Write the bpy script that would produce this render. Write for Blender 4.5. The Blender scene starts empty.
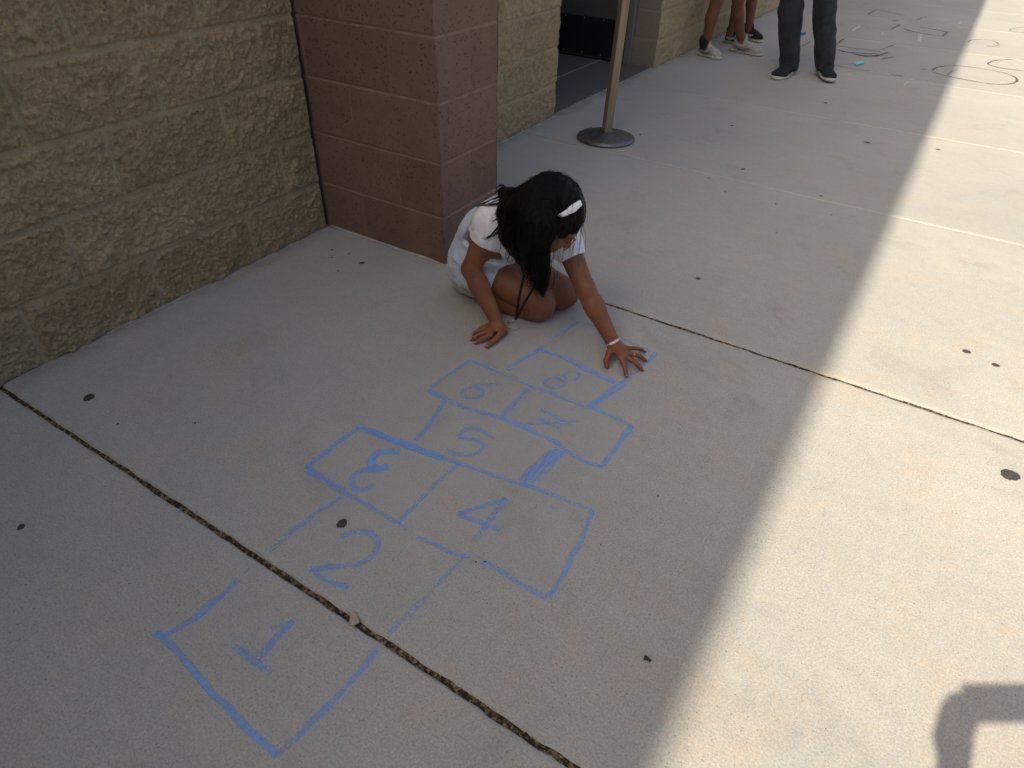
import bpy, bmesh, math, random
import numpy as np
from mathutils import Vector, Matrix
from mathutils.bvhtree import BVHTree
R = math.radians
sc = bpy.context.scene
C = sc.collection

# ------------------------------------------------------------------ camera
CAM = np.array([2.0526, 0.0, 1.236])
FPX = 658.13
YAW, PIT, ROL = 0.5451, 0.667, 0.0321
def cam_axes():
    cy, sy = math.cos(YAW), math.sin(YAW)
    f = np.array([-sy*math.cos(PIT), cy*math.cos(PIT), -math.sin(PIT)])
    r0 = np.array([cy, sy, 0.0]); u0 = np.cross(r0, f)
    r = r0*math.cos(ROL) + u0*math.sin(ROL)
    u = -r0*math.sin(ROL) + u0*math.cos(ROL)
    return r, u, f
CR, CU, CF = cam_axes()
cd = bpy.data.cameras.new('camera'); cam = bpy.data.objects.new('camera', cd); C.objects.link(cam)
cd.sensor_width = 36.0; cd.lens = FPX*36.0/1024.0; cd.clip_start = 0.02; cd.clip_end = 2000
m = Matrix.Identity(4)
for i in range(3):
    m[i][0] = CR[i]; m[i][1] = CU[i]; m[i][2] = -CF[i]; m[i][3] = CAM[i]
cam.matrix_world = m
sc.camera = cam
def ray(x, y):
    d = CR*(x-512)/FPX - CU*(y-384)/FPX + CF
    return d
def at(x, y, z=0.0):                       # the point of the level z under a sight line
    d = ray(x, y); return CAM + d*((z-CAM[2])/d[2])
def aty(x, y, Y):
    d = ray(x, y); return CAM + d*((Y-CAM[1])/d[1])

# ------------------------------------------------------------------ light
SX, SY = 0.350, 0.832                      # sun travel per metre of fall
sd = Vector((SX, SY, -1.0)).normalized()
EL = math.asin(-sd.z)
w = bpy.data.worlds.new('World'); sc.world = w; w.use_nodes = True
nt = w.node_tree; bg = nt.nodes['Background']
sky = nt.nodes.new('ShaderNodeTexSky'); sky.sky_type = 'NISHITA'; sky.sun_disc = False
sky.sun_elevation = EL; sky.sun_rotation = math.atan2(-sd.x, -sd.y)
sky.dust_density = 5.6; sky.ozone_density = 0.12; sky.air_density = 1.0
nt.links.new(sky.outputs['Color'], bg.inputs['Color']); bg.inputs['Strength'].default_value = 0.15
sl = bpy.data.lights.new('sun', 'SUN'); sl.energy = 4.8; sl.angle = R(0.6); sl.color = (1.0, 0.912, 0.74)
so = bpy.data.objects.new('sun', sl); C.objects.link(so)
so.rotation_euler = sd.to_track_quat('-Z', 'Y').to_euler(); so.location = (-3, -6, 12)
sc.view_settings.view_transform = 'Standard'; sc.view_settings.look = 'None'
sc.view_settings.exposure = 0.40; sc.view_settings.gamma = 1.0

rng = np.random.default_rng(7); random.seed(7)

# ------------------------------------------------------------------ object helpers
def empty(name, label, cat, loc=(0, 0, 0), group=None):
    o = bpy.data.objects.new(name, None); C.objects.link(o); o.location = loc
    o.empty_display_size = 0.1
    return tag(o, label, cat, group)
def tag(o, label, cat, group=None):
    o['label'] = label; o['category'] = cat
    if group: o['group'] = group
    return o
def mesh_obj(name, V, F, mat, parent=None, smooth=True, label=None):
    me = bpy.data.meshes.new(name)
    V = np.asarray(V, dtype=np.float32)
    me.from_pydata([], [], []) if False else None
    if isinstance(F, np.ndarray):
        n = F.shape[1]
        me.vertices.add(len(V)); me.vertices.foreach_set('co', V.ravel())
        me.loops.add(F.size); me.loops.foreach_set('vertex_index', F.ravel().astype(np.int32))
        me.polygons.add(len(F)); me.polygons.foreach_set('loop_start', np.arange(0, F.size, n, dtype=np.int32))
        try: me.polygons.foreach_set('loop_total', np.full(len(F), n, dtype=np.int32))
        except Exception: pass
        me.update(calc_edges=True); me.validate()
    else:
        me.from_pydata(V.tolist(), [], F)
    if smooth: me.polygons.foreach_set('use_smooth', np.ones(len(me.polygons), dtype=bool))
    me.materials.append(mat)
    o = bpy.data.objects.new(name, me); C.objects.link(o)
    if parent:
        o.parent = parent
        off = np.array(parent_world(parent), dtype=np.float32)
        if np.any(off):
            co = np.empty(len(me.vertices)*3, dtype=np.float32); me.vertices.foreach_get('co', co)
            me.vertices.foreach_set('co', (co.reshape(-1, 3)-off).ravel()); me.update()
    if label: o['label'] = label
    return o
def parent_world(p):
    v = Vector((0, 0, 0))
    while p: v += p.location; p = p.parent
    return v
def attr(o, name, vals):
    a = o.data.attributes.new(name, 'FLOAT', 'POINT'); a.data.foreach_set('value', np.asarray(vals, dtype=np.float32).ravel())

class MB:                                   # collects primitive pieces into one mesh
    def __init__(s): s.V = []; s.F = []
    def add(s, V, F):
        n = len(s.V); s.V += [tuple(map(float, v)) for v in V]; s.F += [tuple(i+n for i in f) for f in F]
    def box(s, lo, hi, bev=0.0):
        bm = bmesh.new(); bmesh.ops.create_cube(bm, size=1)
        lo = np.array(lo, float); hi = np.array(hi, float)
        for v in bm.verts: v.co = Vector(((lo+hi)/2 + np.array(v.co)*(hi-lo)))
        if bev: bmesh.ops.bevel(bm, geom=list(bm.edges), offset=bev, segments=2, affect='EDGES', profile=0.5)
        s.bm(bm)
    def bm(s, bm, M=None):
        bm.verts.index_update()
        V = [(M @ v.co) if M else v.co for v in bm.verts]; F = [[v.index for v in f.verts] for f in bm.faces]
        s.add(V, F); bm.free()
    def sphere(s, c, r, seg=10, sc_=(1, 1, 1)):
        bm = bmesh.new(); bmesh.ops.create_uvsphere(bm, u_segments=seg, v_segments=max(5, seg*2//3), radius=r)
        for v in bm.verts: v.co = Vector((v.co.x*sc_[0]+c[0], v.co.y*sc_[1]+c[1], v.co.z*sc_[2]+c[2]))
        s.bm(bm)
    def tube(s, pts, rad, n=8, cap=True, flat=1.0):
        pts = np.asarray(pts, float); m_ = len(pts)
        rad = np.full(m_, rad) if np.isscalar(rad) else np.asarray(rad, float)
        T = np.gradient(pts, axis=0); T /= np.linalg.norm(T, axis=1)[:, None]+1e-12
        a = np.array([0, 0, 1.0]) if abs(T[0][2]) < .9 else np.array([1.0, 0, 0])
        V = []
        u = np.cross(T[0], a); u /= np.linalg.norm(u)
        for i in range(m_):
            u = u - T[i]*(u@T[i]); u /= np.linalg.norm(u)+1e-12; v = np.cross(T[i], u)
            for k in range(n):
                t = 2*math.pi*k/n; V.append(pts[i]+rad[i]*(math.cos(t)*u+flat*math.sin(t)*v))
        F = [(i*n+k, i*n+(k+1) % n, (i+1)*n+(k+1) % n, (i+1)*n+k) for i in range(m_-1) for k in range(n)]
        if cap: F += [tuple(range(n-1, -1, -1)), tuple((m_-1)*n+k for k in range(n))]
        s.add(V, F)
    def ring(s, c, ax, r, t, n=24, k=8, sq=(1, 1), up=None):
        ax = np.array(ax, float); ax /= np.linalg.norm(ax)
        a = np.array([0, 0, 1.0]) if up is None else np.array(up, float)
        if abs(ax@a)/np.linalg.norm(a) > .95: a = np.array([1.0, 0, 0])
        u = np.cross(a, ax); u /= np.linalg.norm(u); v = np.cross(ax, u); V = []
        for i in range(n):
            p = 2*math.pi*i/n; d = math.cos(p)*u*sq[0]+math.sin(p)*v*sq[1]
            for j in range(k):
                q = 2*math.pi*j/k; V.append(np.array(c)+d*(r+t*math.cos(q))+ax*t*math.sin(q))
        F = [(i*k+j, ((i+1) % n)*k+j, ((i+1) % n)*k+(j+1) % k, i*k+(j+1) % k) for i in range(n) for j in range(k)]
        s.add(V, F)
    def lathe(s, prof, c, n=48):
        V = []; F = []
        for r, z in prof:
            for k in range(n): V.append((c[0]+r*math.cos(2*math.pi*k/n), c[1]+r*math.sin(2*math.pi*k/n), c[2]+z))
        for i in range(len(prof)-1):
            for k in range(n): F.append((i*n+k, i*n+(k+1) % n, (i+1)*n+(k+1) % n, (i+1)*n+k))
        F += [tuple(range(n-1, -1, -1)), tuple((len(prof)-1)*n+k for k in range(n))]
        s.add(V, F)
    def build(s, name, mat, parent=None, smooth=False, label=None):
        return mesh_obj(name, s.V, s.F, mat, parent, smooth, label)

# ------------------------------------------------------------------ lattice noise in numpy
_lat = rng.random((256, 256)).astype(np.float64)
_lat3 = rng.random((48, 48, 48))
def vnoise(u, v):
    iu = np.floor(u).astype(int); iv = np.floor(v).astype(int); fu = u-iu; fv = v-iv
    fu = fu*fu*(3-2*fu); fv = fv*fv*(3-2*fv)
    g = lambda a, b: _lat[a & 255, b & 255]
    return (g(iu, iv)*(1-fu)+g(iu+1, iv)*fu)*(1-fv)+(g(iu, iv+1)*(1-fu)+g(iu+1, iv+1)*fu)*fv
def vnoise3(P):
    i = np.floor(P).astype(int); f = P-i; f = f*f*(3-2*f); i %= 47
    x, y, z = i[..., 0], i[..., 1], i[..., 2]; a, b, c = f[..., 0], f[..., 1], f[..., 2]
    L = _lat3
    r = 0
    for dx, wx in ((0, 1-a), (1, a)):
        for dy, wy in ((0, 1-b), (1, b)):
            for dz, wz in ((0, 1-c), (1, c)):
                r = r+L[x+dx, y+dy, z+dz]*wx*wy*wz
    return r

# ------------------------------------------------------------------ materials
def mat(name, color=(.5, .5, .5), rough=.6, metal=0.0, spec=.5):
    m_ = bpy.data.materials.new(name); m_.use_nodes = True
    b = m_.node_tree.nodes['Principled BSDF']
    b.inputs['Base Color'].default_value = (*color, 1); b.inputs['Roughness'].default_value = rough
    b.inputs['Metallic'].default_value = metal; b.inputs['Specular IOR Level'].default_value = spec
    return m_
class NT:
    def __init__(s, m_): s.t = m_.node_tree; s.b = s.t.nodes.get('Principled BSDF'); s.co = s.t.nodes.new('ShaderNodeTexCoord').outputs['Object']
    def n(s, typ, **kw):
        x = s.t.nodes.new(typ)
        for k, v in kw.items(): setattr(x, k, v)
        return x
    def L(s, a, b): s.t.links.new(a, b)
    def scale(s, sx, sy, sz, rot=(0, 0, 0)):
        mp = s.n('ShaderNodeMapping'); mp.inputs['Scale'].default_value = (sx, sy, sz); mp.inputs['Rotation'].default_value = rot
        s.L(s.co, mp.inputs['Vector']); return mp.outputs['Vector']
    def noise(s, scale, detail=4, rough=.55, vec=None, dist=0.0):
        x = s.n('ShaderNodeTexNoise'); x.inputs['Scale'].default_value = scale; x.inputs['Detail'].default_value = detail
        x.inputs['Roughness'].default_value = rough; x.inputs['Distortion'].default_value = dist
        s.L(vec or s.co, x.inputs['Vector']); return x.outputs['Fac']
    def voro(s, scale, vec=None, feat='F1'):
        x = s.n('ShaderNodeTexVoronoi', feature=feat); x.inputs['Scale'].default_value = scale
        s.L(vec or s.co, x.inputs['Vector']); return x.outputs['Distance']
    def rng(s, v, a, b, c=0.0, d=1.0):
        x = s.n('ShaderNodeMapRange'); s.L(v, x.inputs['Value'])
        for k, q in zip(('From Min', 'From Max', 'To Min', 'To Max'), (a, b, c, d)): x.inputs[k].default_value = q
        return x.outputs['Result']
    def math(s, op, a, b=None):
        x = s.n('ShaderNodeMath', operation=op)
        for i, q in enumerate((a, b)):
            if q is None: continue
            if isinstance(q, (int, float)): x.inputs[i].default_value = q
            else: s.L(q, x.inputs[i])
        return x.outputs[0]
    def mix(s, f, a, b, blend='MIX'):
        x = s.n('ShaderNodeMix', data_type='RGBA', blend_type=blend)
        for i, q in ((0, f), (6, a), (7, b)):
            if isinstance(q, (int, float)): x.inputs[i].default_value = q
            elif isinstance(q, tuple): x.inputs[i].default_value = (*q, 1)
            else: s.L(q, x.inputs[i])
        return x.outputs[2]
    def grey(s, v):
        x = s.n('ShaderNodeCombineColor')
        for i in range(3): s.L(v, x.inputs[i])
        return x.outputs[0]
    def attr(s, name): return s.n('ShaderNodeAttribute', attribute_name=name).outputs['Fac']
    def bump(s, h, dist, strength=1.0):
        x = s.n('ShaderNodeBump'); x.inputs['Distance'].default_value = dist; x.inputs['Strength'].default_value = strength
        s.L(h, x.inputs['Height']); s.L(x.outputs['Normal'], s.b.inputs['Normal'])
    def color(s, c): s.L(c, s.b.inputs['Base Color'])

def concrete(name, base, warm, rust=.35, dark=(.2, .185, .165)):
    m_ = mat(name, base, .85, 0, .3); t = NT(m_)
    c = t.mix(t.rng(t.noise(.9, 5, .6), .35, .68), base, warm)
    c = t.mix(t.math('MULTIPLY', t.rng(t.noise(3.1, 7, .7, dist=.6), .55, .76), .38), c, dark)
    c = t.mix(t.math('MULTIPLY', t.rng(t.noise(3.4, 9, .74, dist=.5), .50, .74), rust), c, (.54, .36, .21))
    c = t.mix(t.math('MULTIPLY', t.rng(t.noise(38, 5, .75), .50, .70), rust*.75), c, (.55, .40, .255))
    streak = t.rng(t.noise(7, 5, .6, vec=t.scale(.5, 2.2, 1)), .32, .68, .975, 1.02)
    c = t.mix(1.0, c, t.grey(streak), 'MULTIPLY')
    mott = t.rng(t.noise(34, 5, .75), .3, .7, .94, 1.055)
    c = t.mix(1.0, c, t.grey(mott), 'MULTIPLY')
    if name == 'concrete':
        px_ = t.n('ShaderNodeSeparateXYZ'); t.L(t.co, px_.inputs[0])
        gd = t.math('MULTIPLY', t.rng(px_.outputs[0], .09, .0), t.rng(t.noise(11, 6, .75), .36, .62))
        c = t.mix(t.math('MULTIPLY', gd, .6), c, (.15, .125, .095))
    gr = t.rng(t.noise(210, 4, .85), .32, .68, .70, 1.27)
    c = t.mix(1.0, c, t.grey(gr), 'MULTIPLY')
    sp = t.rng(t.voro(95), .06, .16, 0.35, 1.0)
    sp = t.math('MAXIMUM', sp, t.rng(t.noise(9, 2), .47, .5))
    c = t.mix(1.0, c, t.grey(sp), 'MULTIPLY')
    lt = t.math('MULTIPLY', t.rng(t.voro(60, vec=t.scale(1, 1.13, 1, (0, 0, .7))), .10, .05), t.rng(t.noise(13, 2), .56, .6))
    c = t.mix(t.math('MULTIPLY', lt, .5), c, (.7, .66, .6))
    t.color(c)
    h = t.math('ADD', t.noise(300, 3, .7), t.math('MULTIPLY', t.noise(110, 4, .6), .35))
    t.bump(h, .0014, .7)
    return m_
M = {}
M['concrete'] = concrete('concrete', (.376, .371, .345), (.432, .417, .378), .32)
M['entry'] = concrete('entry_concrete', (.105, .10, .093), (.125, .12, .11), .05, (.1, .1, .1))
M['asphalt'] = concrete('asphalt', (.09, .085, .08), (.11, .1, .09), .1, (.05, .05, .05))

def split_mat():
    m_ = mat('split_face_block', (.4, .31, .2), .92, 0, .2); t = NT(m_)
    face = t.mix(t.attr('tone'), (.59, .43, .245), (.70, .52, .305))
    face = t.mix(t.math('MULTIPLY', t.rng(t.noise(24, 5, .7), .5, .72), .5), face, (.30, .19, .11))
    face = t.mix(t.math('MULTIPLY', t.rng(t.noise(60, 3, .6), .52, .66), .5), face, (.50, .41, .28))
    face = t.mix(1.0, face, t.grey(t.rng(t.noise(125, 5, .85), .3, .7, .66, 1.26)), 'MULTIPLY')
    mort = t.mix(1.0, (.65, .51, .325), t.grey(t.rng(t.noise(150, 3, .6), .3, .7, .88, 1.1)), 'MULTIPLY')
    t.color(t.mix(t.attr('mortar'), face, mort))
    t.bump(t.math('ADD', t.noise(130, 5, .8), t.math('MULTIPLY', t.noise(420, 2, .6), .35)), .011, 1.0)
    return m_
def brown_mat():
    m_ = mat('brown_block', (.2, .12, .095), .85, 0, .25); t = NT(m_)
    c = t.mix(t.attr('tone'), (.175, .101, .074), (.218, .131, .096))
    c = t.mix(t.math('MULTIPLY', t.rng(t.noise(7, 4, .6), .4, .7), .4), c, (.25, .16, .115))
    c = t.mix(1.0, c, t.grey(t.rng(t.noise(240, 3, .7), .3, .7, .82, 1.15)), 'MULTIPLY')
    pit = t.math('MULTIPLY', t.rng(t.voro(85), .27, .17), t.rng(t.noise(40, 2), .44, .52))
    c = t.mix(t.math('MULTIPLY', pit, .7), c, (.06, .038, .032))  # dark colour paints the shade inside the pits
    c = t.mix(t.math('MULTIPLY', t.attr('mortar'), .8), c, (.28, .18, .135))
    t.color(c)
    t.bump(t.math('SUBTRACT', t.math('MULTIPLY', t.noise(260, 3, .7), .35), pit), .004, .9)
    return m_
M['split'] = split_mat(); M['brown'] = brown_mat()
def tanblock():
    m_ = mat('tan_smooth_block', (.27, .22, .165), .85, 0, .25); t = NT(m_)
    c = t.mix(1.0, (.27, .215, .16), t.grey(t.rng(t.noise(120, 4, .7), .3, .7, .85, 1.12)), 'MULTIPLY')
    t.color(t.mix(t.math('MULTIPLY', t.attr('mortar'), .7), c, (.36, .30, .23))); t.bump(t.noise(220, 3), .002, .6); return m_
M['tan'] = tanblock()
def noisy(name, col, amt, scale, rough, bump=.0, metal=0., spec=.5, bscale=None):
    m_ = mat(name, col, rough, metal, spec); t = NT(m_)
    t.color(t.mix(1.0, col, t.grey(t.rng(t.noise(scale, 4, .65), .3, .7, 1-amt, 1+amt)), 'MULTIPLY'))
    if bump: t.bump(t.noise(bscale or scale*2, 3), bump, .8)
    return m_
M['door'] = noisy('door_paint', (.088, .09, .078), .1, 12, .45, .0005)
M['kick'] = noisy('kick_plate_black', (.014, .014, .015), .3, 20, .4, .0004)
M['frame'] = noisy('door_frame_paint', (.17, .185, .18), .1, 20, .45)
M['steel'] = mat('steel', (.5, .5, .5), .35, 1.0)
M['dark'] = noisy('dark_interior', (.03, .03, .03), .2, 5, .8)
M['roof'] = noisy('roof_membrane', (.4, .4, .38), .1, 3, .8)
def base_metal():
    m_ = mat('scuffed_grey_metal', (.22, .22, .22), .42, .8); t = NT(m_)
    t.color(t.mix(t.rng(t.noise(18, 6, .7), .4, .7), (.15, .15, .15), (.30, .29, .28)))
    t.L(t.rng(t.noise(40, 5, .7), .3, .7, .3, .6), t.b.inputs['Roughness']); return m_
M['basem'] = base_metal()
def wood():
    m_ = mat('bronze_post', (.34, .22, .12), .42, .45, .4); t = NT(m_)
    g = t.noise(30, 5, .65, vec=t.scale(1, 1, .05), dist=.6)
    c = t.mix(t.rng(g, .32, .68), (.20, .15, .10), (.34, .26, .175)); t.color(c); t.bump(g, .0006, .3); return m_
M['wood'] = wood()

def skin(name, a, b):
    m_ = mat(name, a, .55, 0, .4); t = NT(m_)
    c = t.mix(t.rng(t.noise(14, 4, .6), .35, .68), a, b); t.color(t.mix(1.0, c, t.grey(t.rng(t.noise(220, 3), .3, .7, .9, 1.08)), 'MULTIPLY'))
    t.b.inputs['Subsurface Weight'].default_value = .08; t.b.inputs['Subsurface Radius'].default_value = (.01, .004, .002); t.b.inputs['Subsurface Scale'].default_value = .3
    t.bump(t.noise(320, 3), .0006, .5); return m_
M['skin'] = skin('skin', (.19, .068, .031), (.24, .093, .044))
M['skin2'] = skin('skin_walker', (.17, .070, .036), (.22, .094, .050))
def cloth(name, a, b, sc1=14, weave=900, bump=.0012, rough=.9):
    m_ = mat(name, a, rough, 0, .15); t = NT(m_)
    c = t.mix(t.rng(t.noise(sc1, 5, .6), .35, .65), a, b)
    c = t.mix(1.0, c, t.grey(t.rng(t.noise(weave, 2, .6), .3, .7, .9, 1.08)), 'MULTIPLY'); t.color(c)
    t.b.inputs['Sheen Weight'].default_value = .1
    t.bump(t.math('ADD', t.math('MULTIPLY', t.noise(17, 5, .62, dist=2.2), 4.5), t.math('ADD', t.noise(60, 4, .6), t.math('MULTIPLY', t.noise(weave, 2), .3))), bump*1.8, .9); return m_
M['white_cloth'] = cloth('white_cotton', (.80, .79, .84), (.86, .85, .88))
M['denim'] = cloth('pale_blue_denim', (.48, .58, .69), (.64, .72, .80), 22)
M['jeans'] = cloth('charcoal_denim', (.022, .025, .032), (.04, .043, .05), 12)
M['navy'] = cloth('navy_cotton', (.03, .035, .06), (.04, .045, .07))
M['grey_cloth'] = cloth('grey_cotton', (.22, .22, .23), (.27, .27, .28))
M['red_cloth'] = cloth('maroon_cotton', (.16, .04, .045), (.2, .05, .05))
M['shoe_white'] = noisy('worn_white_leather', (.40, .38, .34), .25, 45, .6, .0006)
M['shoe_grey'] = noisy('grey_suede', (.19, .185, .175), .15, 40, .8)
M['shoe_black'] = noisy('black_canvas', (.012, .012, .014), .3, 60, .85)
M['rubber'] = noisy('off_white_rubber', (.47, .44, .37), .15, 40, .7)
M['band'] = mat('white_headband', (.78, .77, .80), .6)
M['black'] = noisy('black_webbing', (.006, .006, .007), .3, 300, .7)
M['bead'] = mat('pearl_bead', (.75, .74, .72), .25)
M['gold'] = mat('gold_ring', (.75, .55, .25), .25, 1.0)
M['eye'] = mat('eye_white', (.6, .6, .58), .2)
M['iris'] = mat('dark_iris', (.02, .012, .008), .15)
M['glframe'] = mat('brown_glasses_frame', (.16, .07, .05), .3)
M['phone'] = mat('black_phone', (.02, .02, .022), .25)
M['card'] = mat('badge_card', (.34, .37, .32), .3)
M['nail'] = mat('lilac_nails', (.42, .28, .36), .35)
def hairm():
    m_ = mat('black_hair', (.003, .0028, .003), .34, 0, .22); t = NT(m_)
    t.color(t.mix(t.rng(t.noise(60, 2), .4, .7), (.0022, .002, .0022), (.005, .0042, .0042))); t.bump(t.noise(1, 3, .7, vec=t.scale(190, 190, 9)), .006, 1.0); return m_
M['hair'] = hairm()
def gum():
    return noisy('trodden_gum', (.048, .044, .039), .4, 160, .8, .001)
M['gum'] = gum()
M['leafbit'] = noisy('dry_leaf', (.42, .34, .22), .25, 90, .8)
def debris():
    m_ = mat('joint_dirt', (.1, .07, .04), .95, 0, .1); t = NT(m_)
    t.color(t.mix(t.rng(t.noise(110, 2, .6), .46, .70), (.035, .027, .019), (.30, .22, .13))); return m_
M['debris'] = debris()
def chalk(name, col, gs=150):
    m_ = mat(name, col, .95, 0, .1); t = NT(m_)
    uv = t.n('ShaderNodeUVMap').outputs['UV']; sx = t.n('ShaderNodeSeparateXYZ'); t.L(uv, sx.inputs[0])
    e = t.math('SUBTRACT', 1.0, t.math('ABSOLUTE', t.math('SUBTRACT', t.math('MULTIPLY', sx.outputs[0], 2.0), 1.0)))
    e = t.math('MINIMUM', t.math('MULTIPLY', e, 1.9), 1.0)
    g = t.math('ADD', t.math('MULTIPLY', t.noise(gs*1.4, 4, .9), 1.35), t.math('MULTIPLY', t.noise(gs*.16, 3, .6), .45))
    g = t.math('SUBTRACT', g, .35)
    v = t.math('ADD', g, t.math('MULTIPLY', t.math('SUBTRACT', e, 1.0), .55))
    thr = t.math('SUBTRACT', .68, t.math('MULTIPLY', t.attr('dens'), .50))
    a = t.rng(t.math('SUBTRACT', v, thr), -.06, .40)
    t.L(t.math('MULTIPLY', a, .70), t.b.inputs['Alpha']); return m_
M['chalk_blue'] = chalk('blue_chalk', (.23, .46, .92)); M['chalk_white'] = chalk('white_chalk', (.72, .72, .70))
M['chalk_dark'] = chalk('charcoal_chalk', (.06, .057, .058), 110)
M['stick_teal'] = noisy('teal_chalk_stick', (.20, .62, .62), .12, 80, .9); M['stick_blue'] = noisy('blue_chalk_stick', (.08, .16, .55), .12, 80, .9)

# ------------------------------------------------------------------ pavement
def struct(o): o['kind'] = 'structure'; return o
JY = [-5.38, -3.913, -2.446, -.979, .4888, 1.9357, 3.4029, 4.8372, 6.30, 7.77, 9.24, 10.7, 12.2]
XW = 9.0
def pavement():
    xs = np.unique(np.concatenate([np.arange(-.03, 3.4, .012), np.arange(3.4, XW+.01, .2)]))
    prof = [(-14.0, 0.0, 0)]
    for j, y in enumerate(JY):
        open_ = j in (4, 5)
        hw = {4: .0052, 5: .0045}.get(j, .0040); dp = .014 if open_ else .009
        lip = .0006 if j == 4 else 0.0 if open_ else .0016
        prof += [(y-hw-.022, 0, 0), (y-hw-.007, -.0006+lip*.6, .3), (y-hw-.002, -.0025, 1), (y-hw*.8, -dp, 1), (y+hw*.8, -dp, 1), (y+hw+.002, -.0025+lip, 1), (y+hw+.008, lip, .3), (y+hw+.024, 0, 0)]
    prof.append((30.0, 0, 0))
    P = np.array(prof); n = len(P); V = np.zeros((len(xs), n, 3))
    V[:, :, 0] = xs[:, None]; V[:, :, 1] = P[None, :, 0]; V[:, :, 2] = P[None, :, 1]
    for i in range(n):
        if P[i, 2] > 0:
            side = i*7.3
            V[:, i, 1] += P[i, 2]*((vnoise(xs*22+side, xs*0+side)-.5)*.006+(vnoise(xs*70+side, xs*0+3+side)-.5)*.003)
            V[:, i, 2] += P[i, 2]*(vnoise(xs*45+side, xs*0+9+side)-.5)*.002
    idx = np.arange(len(xs)*n).reshape(len(xs), n)
    F = np.stack([idx[:-1, :-1], idx[1:, :-1], idx[1:, 1:], idx[:-1, 1:]], -1).reshape(-1, 4)
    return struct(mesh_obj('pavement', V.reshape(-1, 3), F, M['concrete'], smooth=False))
pavement()
b = MB(); b.add([(-400, -400, -.16), (400, -400, -.16), (400, 400, -.16), (-400, 400, -.16)], [(0, 1, 2, 3)])
struct(b.build('ground', M['asphalt']))
b = MB(); b.box((XW+.004, -14, -.2), (XW+.15, 30, 0.001), .01); struct(b.build('kerb', M['concrete']))
# entry slab inside the recess, with the pale line struck across it
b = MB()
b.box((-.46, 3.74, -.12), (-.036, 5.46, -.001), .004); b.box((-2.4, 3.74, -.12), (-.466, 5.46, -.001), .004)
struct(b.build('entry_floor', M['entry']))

# ------------------------------------------------------------------ building
HC = .2032; C0 = .1937; H = 2.035/SX
bld = empty('school_building', 'tan split face block building with a brown pillar and a recessed doorway', 'building', (0, 0, 0))
def block_grid(name, org, ud, us, zs, nrm, m_, off, kind, label=None, seed=0.0, zlim=None):
    """grid of a masonry face: running-bond blocks as real relief along nrm; off = where the joints of the bottom course fall"""
    U, Z = np.meshgrid(us, zs, indexing='ij')
    k = np.floor((Z-C0)/HC).astype(int)+1
    uo = U-off-np.where(k % 2 == 0, 0, HC)
    bi = np.floor(uo/(2*HC)).astype(int); fu = uo-bi*2*HC; fz = Z-C0-(k-1)*HC
    du = np.minimum(fu, 2*HC-fu); dz = np.minimum(fz, HC-fz)
    wob = (vnoise(U*45+seed, Z*45)-.5)
    e = np.minimum(du, dz)-.0042+wob*.003
    rb = _lat[(bi*7+k*31+int(seed)) & 255, (bi*13+k*5+11) & 255]
    rc = _lat[(bi*17+k*3+int(seed)) & 255, (bi*29+k*11+57) & 255]
    mort = np.clip(1-e/.0035, 0, 1)
    if kind == 'split':
        s = seed
        n1 = vnoise(U*11+s, Z*13+s); n2 = vnoise(U*27+40+s, Z*31); n3 = vnoise(U*70, Z*75+s); n4 = vnoise(U*150+s, Z*150)
        ridge = 1-np.abs(2*vnoise(U*16+80+s+Z*5, Z*19-U*6)-1)
        terr = np.floor(n1*4+n2*.8)/4.0
        n5 = vnoise(U*235+s, Z*235); wx = n2*1.2; n3r = 1-np.abs(2*vnoise(U*52+s+wx, Z*46+wx+31)-1); n4r = 1-np.abs(2*vnoise(U*118+s+n3*1.5, Z*100+n3*1.5+7)-1)
        e = e-.0022
        mort = np.clip(1-e/.0025, 0, 1)
        h = .0100+(n1-.5)*.008+(n2-.5)*.007+(terr-.5)*.004+(n3r-.6)*.0085+(n4r-.6)*.0085+(n3-.5)*.004+(n4-.5)*.005+(n5-.5)*.006
        h += (rb-.5)*.4*(fu-HC)*.05+(rc-.5)*.05*(fz-HC/2)
        ee = np.clip(np.minimum(U-us[0], us[-1]-U)/.022, 0, 1); h = np.minimum(h, .007+.02*ee)
        ramp = np.clip(e/.0045, 0, 1)
        h = np.where(e > 0, np.maximum(h, .0022)*ramp, 0)-.0100
        h += .0008*(vnoise(U*90, Z*90)-.5)
    else:
        h = np.where(e > 0, 0, -.0028)+np.clip(-e, 0, .005)*.1
        h = np.clip(e/.002, -1, 0)*.0028+(vnoise(U*120+seed, Z*120)-.5)*.0007+(rc-.5)*.0012
        mort = np.clip(1-e/.0012, 0, 1)*np.where(du < dz, .35, 1.0)
        h = np.where((du < dz), h*.6, h)
        cn = np.clip(1-np.minimum(us[-1]-U, U-us[0])/.011, 0, 1); h = h-cn*cn*.0055*np.clip(vnoise(Z*26+seed, Z*0+seed)*1.5-.25, 0, 1)
    V = np.array(org)[None, None]+U[..., None]*np.array(ud)+Z[..., None]*np.array((0, 0, 1.0))+h[..., None]*np.array(nrm)
    nu, nz = len(us), len(zs); idx = np.arange(nu*nz).reshape(nu, nz)
    F = np.stack([idx[:-1, :-1], idx[1:, :-1], idx[1:, 1:], idx[:-1, 1:]], -1).reshape(-1, 4)
    if np.dot(np.cross(ud, (0, 0, 1)), nrm) < 0: F = F[:, ::-1]
    o = mesh_obj(name, V.reshape(-1, 3), F, m_, bld, True, label)
    attr(o, 'mortar', mort); attr(o, 'tone', rb)
    return o
def span(a, b, fine, c=None, coarse=.05):
    if c is None: return np.append(np.arange(a, b-fine*.3, fine), b)
    return np.unique(np.round(np.concatenate([np.arange(a, c, fine), np.arange(c, b-coarse*.3, coarse), [b]]), 5))
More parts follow.
